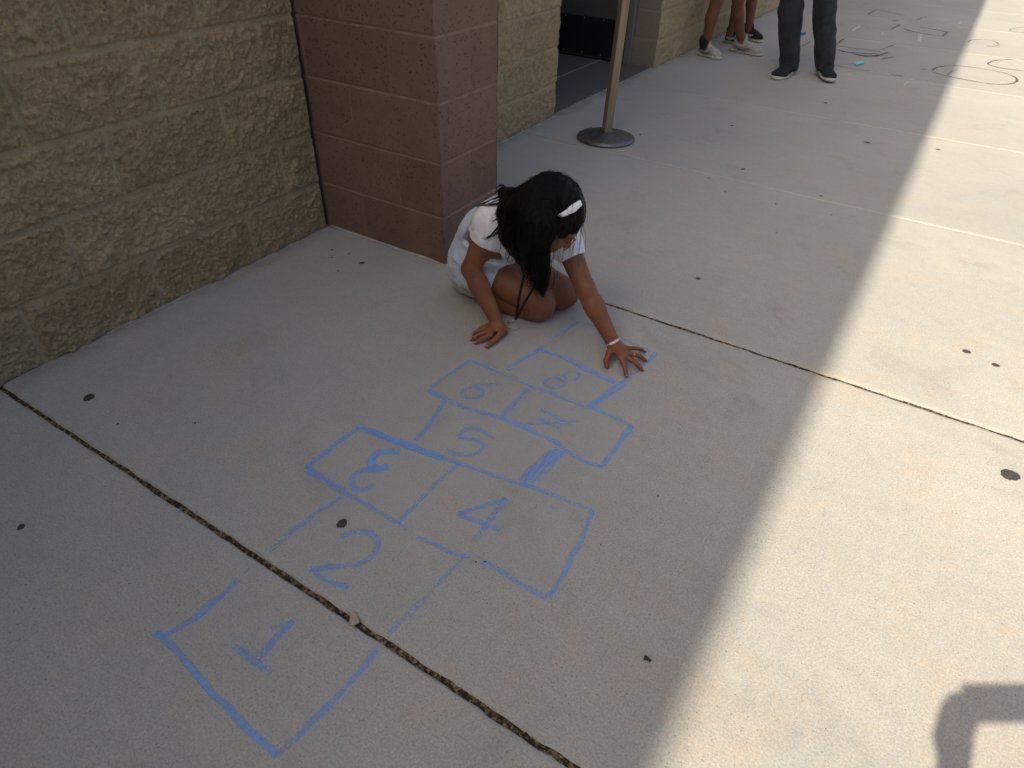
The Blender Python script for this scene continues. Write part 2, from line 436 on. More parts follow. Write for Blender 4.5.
zf = span(-.02, H, .0042, 1.15, .03)
yl = np.unique(np.round(np.concatenate([np.arange(-10.0, .1, .03), np.arange(.1, 1.812, .0045), [1.814]]), 5))
block_grid('wall', (0, 0, 0), (0, 1, 0), yl, zf, (1, 0, 0), M['split'], 1.035, 'split', 'rough split face wall of tan blocks left of the brown pillar', 3.0)
yr = span(2.150, 3.800, .007)
block_grid('wall', (0, 0, 0), (0, 1, 0), yr, span(-.02, H, .007, 1.15, .03), (1, 0, 0), M['split'], 3.4, 'split', 'short rough tan wall between the brown pillar and the doorway', 71.0)
yq = np.unique(np.round(np.concatenate([np.arange(5.404, 8.6, .010), np.arange(8.6, 20, .05)]), 5))
block_grid('wall', (0, 0, 0), (0, 1, 0), yq, span(-.02, H, .010, .9, .04), (1, 0, 0), M['split'], 5.404, 'split', 'rough tan wall beyond the doorway behind the bare legged people', 133.0)
block_grid('lintel_wall', (0, 0, 0), (0, 1, 0), span(3.803, 5.40, .03), span(2.35, H, .03), (1, 0, 0), M['split'], 3.4, 'split', None, 17.0)
# body of the building behind the facing, stopping short of every face
b = MB()
b.box((-6, -10, -.1), (-.03, 3.76, H-.02)); b.box((-6, 5.43, -.1), (-.03, 20, H-.02)); b.box((-6, 3.765, 2.36), (-.03, 5.425, H-.02)); b.box((-6, 3.765, -.1), (-2.42, 5.425, 2.355))
b.build('wall_core', M['tan'], bld)
b = MB(); b.box((-6.02, -10.02, H-.018), (.004, 20.02, H+.0), .002); b.build('coping', M['roof'], bld)
# door recess
PX, PY0, PY1, PH = .6194, 1.829, 2.194, 3.45
for yy, nn, nm in ((5.404, (0, -1, 0), 'far'), (3.800, (0, 1, 0), 'near')):
    block_grid('jamb', (0, yy, 0), (1, 0, 0), span(-.202 if nm == 'far' else -.6, -.004, .008), span(-.02, 2.36, .008, .7, .04), nn, M['tan'], .0, 'smooth', None, 9.0)
b = MB(); b.box((-.255, 5.36, -.0), (-.203, 5.425, 2.2), .004); b.box((-.213, 5.384, 0), (-.204, 5.395, 2.2), .002)
b.build('door_frame', M['frame'], bld)
b = MB(); b.box((-1.18, 5.375, .012), (-.262, 5.415, 2.12), .003)
door = b.build('door', M['door'], bld, label='dark grey green metal door with a black kick plate')
b = MB(); b.box((-1.16, 5.369, .025), (-.275, 5.3745, .305), .001); b.build('kick_plate', M['kick'], door)
for i in range(6):
    for zz in (.292, .04):
        b = MB(); b.sphere((-1.145+i*.171, 5.3685, zz), .0055, 8, (1, .5, 1)); b.build('screw', M['steel'], door, True)
b = MB(); b.box((-.470, 3.806, -.004), (-.456, 5.40, .004), .001); b.build('threshold', M['tan'], bld)
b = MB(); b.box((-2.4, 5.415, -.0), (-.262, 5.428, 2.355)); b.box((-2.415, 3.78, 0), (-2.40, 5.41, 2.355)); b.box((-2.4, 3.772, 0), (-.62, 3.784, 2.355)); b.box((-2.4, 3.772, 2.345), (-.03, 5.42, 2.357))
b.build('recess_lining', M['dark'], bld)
# pillar of smooth brown block
zp = span(-.02, PH, .0035, 1.0, .03)
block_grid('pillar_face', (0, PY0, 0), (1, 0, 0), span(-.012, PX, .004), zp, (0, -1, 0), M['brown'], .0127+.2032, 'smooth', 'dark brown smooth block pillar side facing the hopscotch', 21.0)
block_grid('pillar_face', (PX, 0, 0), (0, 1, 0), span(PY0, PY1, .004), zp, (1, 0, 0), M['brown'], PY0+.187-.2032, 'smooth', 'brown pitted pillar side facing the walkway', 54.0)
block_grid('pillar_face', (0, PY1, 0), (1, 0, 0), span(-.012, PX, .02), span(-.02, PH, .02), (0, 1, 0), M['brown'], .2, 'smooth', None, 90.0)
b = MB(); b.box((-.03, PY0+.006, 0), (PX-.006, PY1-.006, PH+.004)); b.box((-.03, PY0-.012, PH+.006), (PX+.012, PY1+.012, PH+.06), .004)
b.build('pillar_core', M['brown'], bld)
# unseen stepped wall added behind the camera to darken pillar front and left pavement

if True:
    b = MB(); b.box((.004, -2.6, -.1), (8.5, -2.2, 2.45), .005); b.box((.004, -2.59, 2.455), (.95, -2.21, 3.05), .005); b.box((.004, -2.58, 3.055), (.55, -2.22, 4.0), .005); b.build('added_shade_wall', M['door'], bld)

def bead(p0, p1, r_, name='sealant'):
    p0 = np.array(p0, float); p1 = np.array(p1, float); n = int(np.linalg.norm(p1-p0)/.02)+2; t = np.linspace(0, 1, n)
    P = p0+(p1-p0)*t[:, None]; q = t*np.linalg.norm(p1-p0); P[:, 2] += (vnoise(q*9+p0[0]*31, q*0+5)-.5)*r_*.9
    b = MB(); b.tube(P, r_*(.7+.6*vnoise(q*14, q*0+p0[1]*17)), 8); return b.build(name, M['concrete'], bld, True)
bead((.012, PY0-.002, .001), (PX+.002, PY0-.002, .001), .0065); bead((PX+.002, PY0-.002, .001), (PX+.002, PY1, .001), .006)
bead((.004, .82, -.001), (.004, 1.22, -.001), .006); bead((.003, PY1+.01, .0), (.003, 3.80, .0), .007)
# dirt and crumbs lying in the two open joints
def joint_bits():
    b = MB()
    for yj, x0, x1, n, sm in ((JY[4], .02, 2.2, 520, 1.0), (JY[5], 1.0, 3.2, 200, .7)):
        for i in range(n):
            x = random.uniform(x0, x1)
            if yj == JY[4] and random.random() > .08+.92*min(1, max(0, (x-.3)/1.0)): continue
            s = random.uniform(.0015, .0045)*sm
            y = yj+random.gauss(0, .0021*sm); z = -.0060+random.uniform(0, .005)*min(1, max(.2, x))
            q = [Vector((random.gauss(0, 1), random.gauss(0, 1), random.gauss(0, 1))).normalized()*s*random.uniform(.5, 1.3) for _ in range(5)]
            b.add([(x+v.x*1.5, y+v.y, z+v.z*.7) for v in q], [(0, 1, 2), (0, 2, 3), (0, 3, 4), (0, 4, 1), (1, 2, 4), (2, 3, 4)])
        # bed of packed dirt
        xs = np.arange(x0-.02, x1+1.5, .012); V = []; F = []
        for i, x in enumerate(xs):
            zz = -.0075+.004*float(vnoise(np.array(x*30.), np.array(2.)))*min(1, max(0, x-.3))
            V += [(x, yj-.0085*sm, zz), (x, yj+.0085*sm, zz+.001)]
            if i: F.append((2*i-2, 2*i, 2*i+1, 2*i-1))
        b.add(V, F)
    o = b.build('joint_debris', M['debris']); o['kind'] = 'stuff'
    tag(o, 'dry dirt and leaf crumbs packed in the pavement joints', 'debris')
joint_bits()

# ------------------------------------------------------------------ signed-distance modelling (continuous bodies)
def N(v): v = np.array(v, float); return v/np.linalg.norm(v)
class SDF:
    def __init__(s): s.p = []
    def cap(s, a, b_, r0, r1=None, k=.012):
        a = np.array(a, float); b_ = np.array(b_, float); r1 = r0 if r1 is None else r1; rm = max(r0, r1)
        ab = b_-a; L2 = ab@ab+1e-12
        def f(P):
            t = np.clip(((P-a)@ab)/L2, 0, 1); return np.linalg.norm(P-a-t[..., None]*ab, axis=-1)-(r0+t*(r1-r0))
        s.p.append((f, np.minimum(a, b_)-rm, np.maximum(a, b_)+rm, k, '+')); return s
    def chain(s, pts, rs, k=.008):
        for i in range(len(pts)-1): s.cap(pts[i], pts[i+1], rs[i], rs[i+1], k)
        return s
    def ell(s, c, rad, axes=None, k=.012, op='+'):
        c = np.array(c, float); rad = np.array(rad, float); A = np.eye(3) if axes is None else np.array(axes, float)
        def f(P):
            q = (P-c)@A.T; k0 = np.linalg.norm(q/rad, axis=-1); k1 = np.linalg.norm(q/rad**2, axis=-1)+1e-9; return k0*(k0-1)/k1
        r = rad.max()*1.05; s.p.append((f, c-r, c+r, k, op)); return s
    def rbox(s, c, half, axes, r, k=.004, op='+'):
        c = np.array(c, float); h = np.array(half, float)-r; A = np.array(axes, float)
        def f(P):
            q = np.abs((P-c)@A.T)-h; return np.linalg.norm(np.maximum(q, 0), axis=-1)+np.minimum(q.max(-1), 0)-r
        m_ = np.linalg.norm(half); s.p.append((f, c-m_, c+m_, k, op)); return s
    def cut(s, c, n):                        # removes the side the normal points to
        c = np.array(c, float); n = N(n); s.p.append((lambda P: -((P-c)@n), None, None, 0, '-')); return s
    def cutcap(s, a, b_, r0, r1):
        s.cap(a, b_, r0, r1); f, lo, hi, k, _ = s.p.pop(); s.p.append((f, lo, hi, 0, '-')); return s
    def warp(s, fn): s.p.append((fn, None, None, 0, 'w')); return s
    def mesh(s, res, smooth=1, pad=None):
        los = np.min([q[1] for q in s.p if q[4] == '+'], axis=0)-3*res-.004; his = np.max([q[2] for q in s.p if q[4] == '+'], axis=0)+3*res+.004
        n = np.ceil((his-los)/res).astype(int)+1
        ax = [los[i]+res*np.arange(n[i]) for i in range(3)]
        D = np.full(n, 1.0)
        for f, lo, hi, k, op in s.p:
            if lo is None: sl_ = (slice(0, n[0]), slice(0, n[1]), slice(0, n[2]))
            else:
                g = k+3*res; a = np.clip(np.floor((lo-g-los)/res).astype(int), 0, n-1); c = np.clip(np.ceil((hi+g-los)/res).astype(int)+1, 1, n); sl_ = tuple(slice(a[i], c[i]) for i in range(3))
            P = np.stack(np.meshgrid(*[ax[i][sl_[i]] for i in range(3)], indexing='ij'), -1)
            d = f(P); E = D[sl_]
            if op == '+':
                if k > 0:
                    h = np.maximum(k-np.abs(E-d), 0)/k; D[sl_] = np.minimum(E, d)-h*h*k*.25
                else: D[sl_] = np.minimum(E, d)
            elif op == '-': D[sl_] = np.maximum(E, -d)
            else: D[sl_] = E+d
        return nets(D, los, res, smooth)
def nets(D, org, h, smooth):
    S = D < 0; n = np.array(D.shape)
    cnt = np.zeros(n-1, int)
    cor = [(i, j, k) for i in (0, 1) for j in (0, 1) for k in (0, 1)]
    sub = lambda A, o: A[o[0]:n[0]-1+o[0], o[1]:n[1]-1+o[1], o[2]:n[2]-1+o[2]]
    for o in cor: cnt += sub(S, o)
    act = (cnt > 0) & (cnt < 8); I = np.argwhere(act); idx = -np.ones(n-1, int); idx[act] = np.arange(len(I))
    acc = np.zeros((len(I), 3)); num = np.zeros(len(I))
    val = {o: D[I[:, 0]+o[0], I[:, 1]+o[1], I[:, 2]+o[2]] for o in cor}
    for a in cor:
        for ax in range(3):
            if a[ax] == 1: continue
            b_ = list(a); b_[ax] = 1; b_ = tuple(b_); x = (val[a] < 0) != (val[b_] < 0)
            t = np.where(x, val[a]/(val[a]-val[b_]+1e-15), 0); p = np.tile(np.array(a, float), (len(I), 1)); p[:, ax] = t
            acc += np.where(x[:, None], p, 0); num += x
    V = org+h*(I+acc/num[:, None]); F = []
    for ax in range(3):
        a, c = [(1, 2), (2, 0), (0, 1)][ax]
        s0 = [slice(None)]*3; s1 = [slice(None)]*3; s0[ax] = slice(0, -1); s1[ax] = slice(1, None)
        e0, e1 = S[tuple(s0)], S[tuple(s1)]
        E = np.argwhere(e0 != e1); E = E[(E[:, a] > 0) & (E[:, c] > 0) & (E[:, a] < n[a]-1) & (E[:, c] < n[c]-1)]
        q = []
        for da, dc in ((-1, -1), (0, -1), (0, 0), (-1, 0)):
            G = E.copy(); G[:, a] += da; G[:, c] += dc; q.append(idx[G[:, 0], G[:, 1], G[:, 2]])
        q = np.stack(q, 1); fl = ~e0[E[:, 0], E[:, 1], E[:, 2]]; q[fl] = q[fl][:, ::-1]; F.append(q)
    F = np.concatenate(F); F = F[(F >= 0).all(1)]
    for _ in range(smooth):
        s_ = np.zeros_like(V); c_ = np.zeros(len(V))
        for i in range(4):
            for j in ((i+1) % 4, (i+3) % 4): np.add.at(s_, F[:, i], V[F[:, j]]); np.add.at(c_, F[:, i], 1)
        V = V*.45+.55*s_/np.maximum(c_, 1)[:, None]
    return V, F
def fold(amp, freq, axes=(1, 1, 1), seed=0):
    ax = np.array(axes, float)*freq
    return lambda P: amp*2*(vnoise3(P*ax+10+seed)-.5)

def hand(sd, wrist, knuck, tips, thumb, s=1.0, lift=.012, kr=.005):
    """palm from wrist to the four knuckles, fingers of three bones bent to their tips, thumb (base, joint, tip) from the side of the palm"""
    wrist = np.array(wrist, float); rr = [.0078*s, .0082*s, .0078*s, .0068*s]
    up = np.array((0, 0, 1.0))
    for i, (kn, tp) in enumerate(zip(knuck, tips)):
        kn = np.array(kn, float); tp = np.array(tp, float); w0 = wrist+(kn-wrist)*.12
        sd.cap(w0, kn, .0125*s, rr[i]*1.22, .012)
        L = np.linalg.norm(tp-kn); m1 = kn+(tp-kn)*.42+up*lift; m2 = kn+(tp-kn)*.74+up*lift*.8
        sd.chain([kn, m1, m2, tp], [rr[i]*1.12, rr[i]*1.02, rr[i]*.95, rr[i]*.8], kr)
    b0, b1, b2 = [np.array(q, float) for q in thumb]
    sd.cap(wrist+(b0-wrist)*.15, b0, .012*s, .0115*s, .012); sd.chain([b0, b1, b2], [.0112*s, .0095*s, .0075*s], kr)
def relaxed_hand(sd, wrist, d, pn, side, s=1.0, curl=.5, fat=1.0):
    """hand hanging from a wrist: d along the fingers, pn palm normal, side towards the thumb"""
    wrist = np.array(wrist, float); d, pn, side = N(d), N(pn), N(side)
    kn = [wrist+d*(.085*s-abs(i-1.2)*.004)+side*(.030-.020*i)*s for i in range(4)]
    tp = [kn[i]+(d*(.075, .083, .078, .06)[i]*(1-.35*curl)+pn*.05*curl)*s for i in range(4)]
    rr = [.009*s, .0092*s, .0088*s, .0076*s]
    for i in range(4):
        sd.cap(wrist+(kn[i]-wrist)*.1, kn[i], .014*s, rr[i]*1.25, .012)
        m1 = kn[i]+d*.036*s+pn*.008*s*curl; m2 = (m1+tp[i])/2-pn*.006*s+d*.006*s
        sd.chain([kn[i], m1, m2, tp[i]], [rr[i]*1.1, rr[i], rr[i]*.95, rr[i]*.8], .005)
    b0 = wrist+d*.03*s+side*.028*s+pn*.008*s; b1 = b0+d*.035*s+side*.018*s+pn*.012*s
    sd.chain([wrist+side*.006*s, b0, b1, b1+d*.028*s+pn*.006*s], [.014*s, .013*s, .0105*s, .008*s], .008)

def head_sdf(sd, Hc, f, u, s=1.0, k=.02):
    f, u = N(f), np.array(u, float); u = N(u-f*(u@f)); l = np.cross(u, f); A = np.array([f, l, u]); Hc = np.array(Hc, float)
    P = lambda a, b_, c: Hc+s*(a*f+b_*l+c*u)
    sd.ell(P(-.012, 0, .022), np.array([.090, .073, .083])*s, A, k)
    sd.ell(P(.026, 0, -.032), np.array([.060, .056, .074])*s, A, .03)
    sd.ell(P(.052, 0, -.088), np.array([.024, .026, .020])*s, A, .03)
    for q in (-1, 1):
        sd.ell(P(.062, q*.034, -.03), np.array([.022, .022, .02])*s, A, .018)
        sd.ell(P(-.005, q*.072, -.018), np.array([.018, .008, .03])*s, A, .006)
        sd.ell(P(.088, q*.03, .002), np.array([.010, .016, .010])*s, A, .0, '-'); sd.ell(P(.071, q*.03, .000), np.array([.0135, .015, .011])*s, A, .004)
        sd.ell(P(.078, q*.03, .018), np.array([.012, .02, .007])*s, A, .012)
    sd.cap(P(.080, 0, .0), P(.098, 0, -.028), .008*s, .0105*s, .012)
    for q in (-1, 1): sd.ell(P(.088, q*.011, -.032), np.array([.009, .007, .007])*s, A, .006)
    sd.cap(P(.080, -.016, -.060), P(.080, .016, -.060), .006*s, .006*s, .006); sd.cap(P(.0845, -.008, -.0575), P(.0845, .008, -.0575), .005*s, .005*s, .005)
    sd.cap(P(.079, -.012, -.070), P(.079, .012, -.070), .006*s, .006*s, .006)
    return P, f, l, u, A

def shoe(parent, heel, toe, up_mat, sole_mat, s=1.0, h=.075, panel=None, low=False, upv=(0, 0, 1), panel_label=None):
    heel = np.array(heel, float); toe = np.array(toe, float); d = N(toe-heel); L = np.linalg.norm(toe-heel); u = np.array(upv, float); u = N(u-d*(u@d)); l = np.cross(u, d); A = np.array([d, l, u])
    w_ = .045*s*L/.24
    P = lambda a, b_, c: heel+d*(a*L)+l*b_+u*c
    so_ = SDF()
    for a, r_ in ((.13, .78), (.30, .80), (.50, .82), (.72, 1.0), (.86, .80)):
        so_.ell(P(a, 0, .014), (.20*L, w_*r_, .02), A, .02)
    so_.cut(P(0, 0, .026), u).cut(P(0, 0, 0.0), -u)
    V, F = so_.mesh(.004, 1); so2 = mesh_obj('sole', V, F, sole_mat, parent)
    up = SDF()
    up.ell(P(.80, 0, .03), (.19*L, w_*.92, .030 if low else .044), A, .02)
    up.ell(P(.55, 0, .034), (.24*L, w_*.80, .046 if low else .062), A, .03)
    up.ell(P(.20, 0, .038), (.19*L, w_*.78, .05 if low else .062), A, .03)
    if low: up.ell(P(.30, 0, .075), (.17*L, w_*.70, .045), A, .02)
    if not low:
        up.ell(P(.24, 0, .080), (.19*L, w_*.74, .040), A, .02); up.cap(P(.44, 0, .085), P(.40, 0, .128), .014, .011, .015); up.cap(P(.06, 0, .09), P(.02, 0, .118), .010, .008, .012)
    up.cut(P(0, 0, .022), -u)
    V, F = up.mesh(.0045, 1); up2 = mesh_obj('shoe_upper', V, F, up_mat, parent)
    if panel:
        pn = MB()
        for q in (-1, 1):
            pts = [P(a, q*(w_*k_), c) for a, k_, c in ((.16, .80, .050), (.32, .86, .042), (.50, .88, .042), (.68, .92, .052))]
            pn.tube(pts, [.006, .013, .012, .006], 6, True)
        for i in range(4): pn.tube([P(.50+.05*i, -w_*.5, .078-.006*i), P(.52+.05*i, 0, .086-.006*i), P(.50+.05*i, w_*.5, .078-.006*i)], .0035, 5)
        pn.build('shoe_trim', panel, parent, True)
    return up2

# ------------------------------------------------------------------ the girl
girl = empty('person', 'girl in white tee and pale blue overalls kneeling and drawing hopscotch squares with chalk', 'person', (1.0, 1.68, 0))
HD = np.array([1.203, 1.590, .442]); HF = N((.72, .22, -.66)); HU = N((.62, .18, .76))
shR = np.array([1.000, 1.588, .383]); shL = np.array([1.190, 1.708, .325])
elR = at(471, 269, .205); wrR = at(496, 319.5, .045)
elL = np.array([1.300, 1.668, .195]); wrL = at(613, 342.5, .046)
hipR = np.array([.884, 1.676, .160]); hipL = np.array([.886, 1.790, .160])
knR = np.array([1.120, 1.700, .057]); knL = np.array([1.150, 1.812, .058])
anR = np.array([.885, 1.676, .045]); anL = np.array([.885, 1.775, .045])
NB = np.array([1.105, 1.640, .385])
body = SDF()
PH_, hf, hl, hu, HA = head_sdf(body, HD, HF, HU, .98)
body.chain([NB-np.array([.02, 0, .02]), HD-hf*.03-hu*.03], [.048, .044], .03)
def torso(sd, g=0.0, k=.05):
    sd.cap(hipR, hipL, .082+g, .082+g, k)
    sd.cap((.905, 1.682, .232), (.920, 1.760, .228), .074+g, None, k); sd.cap((.935, 1.672, .285), (.955, 1.752, .278), .068+g, None, k)
    sd.cap((.968, 1.652, .288), (1.005, 1.728, .280), .073+g, None, k)
    sd.cap((1.018, 1.628, .333), (1.100, 1.690, .312), .071+g, None, k)
    sd.cap(shR+(shL-shR)*.10, shR+(shL-shR)*.90, .050+g, None, k)
torso(body)
for a, e, w_ in ((shR, elR, wrR), (shL, elL, wrL)):
    body.cap(a, e, .040, .030, .03); body.cap(e, e+(w_-e)*.35, .0305, .031, .015); body.cap(e+(w_-e)*.3, w_, .0315, .0225, .015)
for h_, kn, an in ((hipR, knR, anR), (hipL, knL, anL)):
    body.cap(h_-np.array([0, 0, .01]), kn+np.array([-.02, 0, .012]), .070, .053, .03); body.cap(kn, kn+np.array([.006, 0, .004]), .056, .052, .02)
    body.cap(kn-np.array([.015, 0, .018]), an+np.array([.05, 0, 0]), .045, .046, .003); body.cap(an+np.array([.06, 0, 0]), an, .044, .03, .012)
# right hand flat on the slab, fingers towards the wall
zt = .0075
tR = [at(475.5, 343, zt), at(471.5, 339.5, zt), at(473, 334, zt), at(477.5, 330.5, zt)]
kR = [at(490, 335.5, .022), at(489, 331, .026), at(490.5, 327, .026), at(493.5, 323.5, .024)]
hand(body, wrR+np.array([0, 0, -.012]), kR, tR, (at(501, 333, .024), at(494.5, 340, .016), at(487, 346.5, .009)), .94, .004, .004)
body.cap(wrR+np.array([.004, 0, -.018]), at(504, 330.5, .020), .018, .014, .012)
# left hand propped on spread fingertips
tL = [at(626.5, 376, zt), at(642.5, 370, zt), at(646, 360.5, zt), at(645, 351.5, zt)]
kL = [at(620.5, 357.5, .043), at(624.5, 356, .045), at(627, 353, .043), at(628, 348.5, .039)]
hand(body, wrL+np.array([0, 0, -.004]), kL, tL, (at(609.5, 352, .040), at(606, 360.5, .026), at(607, 367, .009)), .94, .006, .0035)
V, F = body.mesh(.0034, 1); gb = mesh_obj('body', V, F, M['skin'], girl)
# finger nails
for tp, kn in list(zip(tR, kR))+list(zip(tL, kL))+[(at(487, 346.5, .009), at(494.5, 340, .016)), (at(607, 367, .009), at(606, 360.5, .026))]:
    d = N(np.array(tp)-np.array(kn)); c = np.array(tp)+d*.002+np.array([0, 0, .0050])
    b = MB(); b.sphere(c, .0042, 8, (1, 1, .45)); b.build('finger_nail', M['nail'], gb, True)
# tee
tee = SDF(); torso(tee, .006, .05)
tee.cap(NB+np.array([-.02, 0, -.02]), NB+np.array([.012, -.008, .022]), .06, .052, .03)
hR = shR+(elR-shR)*.43; hL = shL+(elL-shL)*.40
tee.cap(shR, hR, .050, .047, .035); tee.cap(shL, hL, .048, .043, .035)
tee.warp(fold(.0050, 22, (1.5, 1.5, .7))); tee.warp(fold(.0022, 48, (1.6, 1.2, .7), 5))
tee.cut(hR-(elR-shR)*.0, elR-shR) if False else None
def disc_cut(sd, c, n, r):                   # trims only near the sleeve, leaves the torso alone
    c = np.array(c, float); n = N(n)
    sd.p.append((lambda P: np.maximum(-((P-c)@n), np.linalg.norm(P-c-n*.05, axis=-1)-r), None, None, 0, '-'))
disc_cut(tee, hR, elR-shR, .085); disc_cut(tee, hL, elL-shL, .085)
tee.cutcap(hR-(elR-shR)*.10, hR+(elR-shR)*.2, .034, .044); tee.cutcap(hL-(elL-shL)*.10, hL+(elL-shL)*.2, .034, .040)
tee.cut((.90, 1.68, .20), (-.62, 0, -.78))
V, F = tee.mesh(.0038, 1); tee_o = mesh_obj('tee_shirt', V, F, M['white_cloth'], girl)
# overalls: back panel, seat and short legs
ov = SDF(); torso(ov, .0185, .05)
ov.p = ov.p[:6]
for h_, kn, t_ in ((hipR, knR, .36), (hipL, knL, .38)):
    ov.cap(h_, h_+(kn-h_)*t_, .089, .080, .03)
ov.warp(fold(.006, 20, (1, 1.4, 1), 3)); ov.warp(fold(.0032, 46, (1, 1, 1.5), 8))
for h_, kn, t_ in ((hipR, knR, .38), (hipL, knL, .40)): disc_cut(ov, h_+(kn-h_)*t_, kn-h_+np.array([0, 0, .05]), .12)
for h_, kn, t_ in ((hipR, knR, .38), (hipL, knL, .40)):
    ov.cutcap(h_+(kn-h_)*(t_-.10), h_+(kn-h_)*(t_+.2), .066, .072)
# bib top edge: a slanted cut leaving the panel on the back only
bt = N((.60, -.10, -.30))
ov.p.append((lambda P: -np.minimum(((P-np.array([1.012, 1.715, .352]))@N((.75, -.48, -.42))), ((P-np.array([.95, 1.66, .262]))@N((.35, -.06, .9)))), None, None, 0, '-'))
V, F = ov.mesh(.0038, 1); ov_o = mesh_obj('overalls', V, F, M['denim'], girl)
# shoes tucked under the seat
for an, lab in ((anR, 0), (anL, 1)):
    sh = SDF() ; so_ = SDF()
    a0 = an+np.array([.02, 0, .012]); t0 = an+np.array([-.100, .015, -.008])
    d = N(t0-a0); l = N(np.cross((0, 0, 1), d)); u = np.cross(d, l); A = np.array([d, l, u])
    sh.ell((a0+t0)/2, (.088, .034, .032), A, .01); sh.ell(a0+d*.03, (.045, .036, .038), A, .015)
    sh.warp(fold(.002, 60))
    V, F = sh.mesh(.004, 1); p_ = empty_part = mesh_obj('sneaker', V, F, M['shoe_white'], girl)
    so_.ell((a0+t0)/2+u*.024, (.104, .036, .014), A, .01); V, F = so_.mesh(.004, 1); mesh_obj('sole', V, F, M['rubber'], p_)
# eyes and glasses
for q in (-1, 1):
    b = MB(); b.tube([PH_(.080, q*(.030+.013), -.004), PH_(.0865, q*.034, -.0085), PH_(.0865, q*.028, -.0085), PH_(.081, q*(.030-.012), -.005)], .0013, 6); b.build('eyelashes', M['hair'], gb, True)
b = MB()
for q in (-1, 1):
    b.ring(PH_(.093, q*.032, -.006), hf, .0235, .0016, 28, 6, (1.12, .9), hu)
    b.tube([PH_(.093, q*.058, -.002), PH_(.06, q*.073, .002), PH_(.0, q*.081, .002)], .0017, 6)
b.tube([PH_(.099, -.008, .0), PH_(.102, 0, .003), PH_(.099, .008, .0)], .0016, 6)
b.build('glasses', M['glframe'], girl, True)
# hair: a mass that follows skull and fall, and strands lying over it
hs = SDF(); s_ = .98
hs.ell(PH_(-.016, 0, .024), np.array([.100, .084, .094])*s_, HA, .02)
hs.ell(PH_(-.03, 0, -.03), (.080, .078, .07), HA, .03)
hs.ell(PH_(.108, 0, -.075), (.072, .058, .100), HA, .0, '-')
fallA = np.array([1.155, 1.535, .43]); 
hs.chain([PH_(-.02, -.055, -.01), aty(534, 232, 1.535), aty(537, 262, 1.535), aty(541, 284, 1.540), aty(543, 296, 1.545)], [.062, .052, .032, .012, .0015], .02)
hs.chain([aty(530, 250, 1.53), aty(531, 268, 1.528), aty(534, 285, 1.528)], [.026, .013, .0015], .012)
hs.chain([aty(522, 244, 1.53), aty(523, 260, 1.528), aty(526, 274, 1.528)], [.024, .011, .0015], .012)
hs.chain([PH_(-.06, -.02, -.02), aty(513, 212, 1.560), aty(514, 236, 1.535), aty(517, 256, 1.530)], [.055, .042, .036, .012], .03)
hs.chain([PH_(-.05, 0, -.02), aty(503, 192, 1.63)], [.05, .018], .03)
hs.warp(fold(.003, 34, (1.6, 1.6, .35), 2)); hs.warp(fold(.003, 90, (1.4, 1.4, .3), 12))
V, F = hs.mesh(.0042, 1); hair_o = mesh_obj('hair', V, F, M['hair'], girl)
# strands ride on the mass: grown from the crown, clinging to the surface while falling
bvh = BVHTree.FromPolygons([tuple(v) for v in V], [tuple(f) for f in F])
b = MB(); part = PH_(.045, .01, .105)
for i in range(1500):
    a = random.uniform(-2.9, 2.9); el = random.uniform(.0, 1.25)
    dirv = hu*math.cos(el)-hf*math.sin(el)*math.cos(a)+hl*math.sin(el)*math.sin(a)
    p = np.array(PH_(-.016, 0, .024))+dirv*.13
    loc, nr, _, _ = bvh.find_nearest(Vector(p))
    p = np.array(loc)
    if (p-HD)@hf > .055 and (p-HD)@hu < .055: continue
    v = N(p-part)*.9 - np.array(nr)*0; pts = [p]; n_ = random.randint(16, 34); lift = random.uniform(-.0005, .0022)
    for st in range(n_):
        v = N(v*.75+np.array((0, 0, -1.0))*.45+np.array([random.gauss(0, .07) for _ in range(3)]))
        q = p+v*.011
        loc, nr, _, dist = bvh.find_nearest(Vector(q))
        inside = (Vector(q)-loc).dot(nr) < 0
        if inside or dist < .02: q = np.array(loc)+np.array(nr)*lift*(1+st*.03)
        if q[2] < .16: break
        v = N(q-p); p = q; pts.append(p)
    if len(pts) < 5: continue
    m_ = len(pts); rr_ = random.uniform(.0005, .0015)
    b.tube(pts, [rr_*min(1, .4+j*.3)*(1-.75*j/m_) for j in range(m_)], 4, False)
for i in range(130):                        # loose single hairs standing a little off the mass
    a = random.uniform(0, 6.28); el = random.uniform(.2, 1.5)
    p = np.array(PH_(-.016, 0, .024))+(hu*math.cos(el)-hf*math.sin(el)*math.cos(a)+hl*math.sin(el)*math.sin(a))*.13
    loc, nr, _, _ = bvh.find_nearest(Vector(p)); p = np.array(loc); v = N(p-part); pts = [p]; off = random.uniform(.003, .010)
    if (p-HD)@hf > .055 and (p-HD)@hu < .055: continue
    for st in range(random.randint(9, 22)):
        v = N(v*.8+np.array((0, 0, -1.0))*.35+np.array([random.gauss(0, .10) for _ in range(3)])); q = p+v*.011
        loc, nr, _, dist = bvh.find_nearest(Vector(q))
        if (Vector(q)-loc).dot(nr) < off*.5: q = np.array(loc)+np.array(nr)*off*min(1, st/5)
        if q[2] < .17: break
        v = N(q-p); p = q; pts.append(p)
    if len(pts) > 4: b.tube(pts, [.00055*(1-.6*j/len(pts)) for j in range(len(pts))], 4, False)
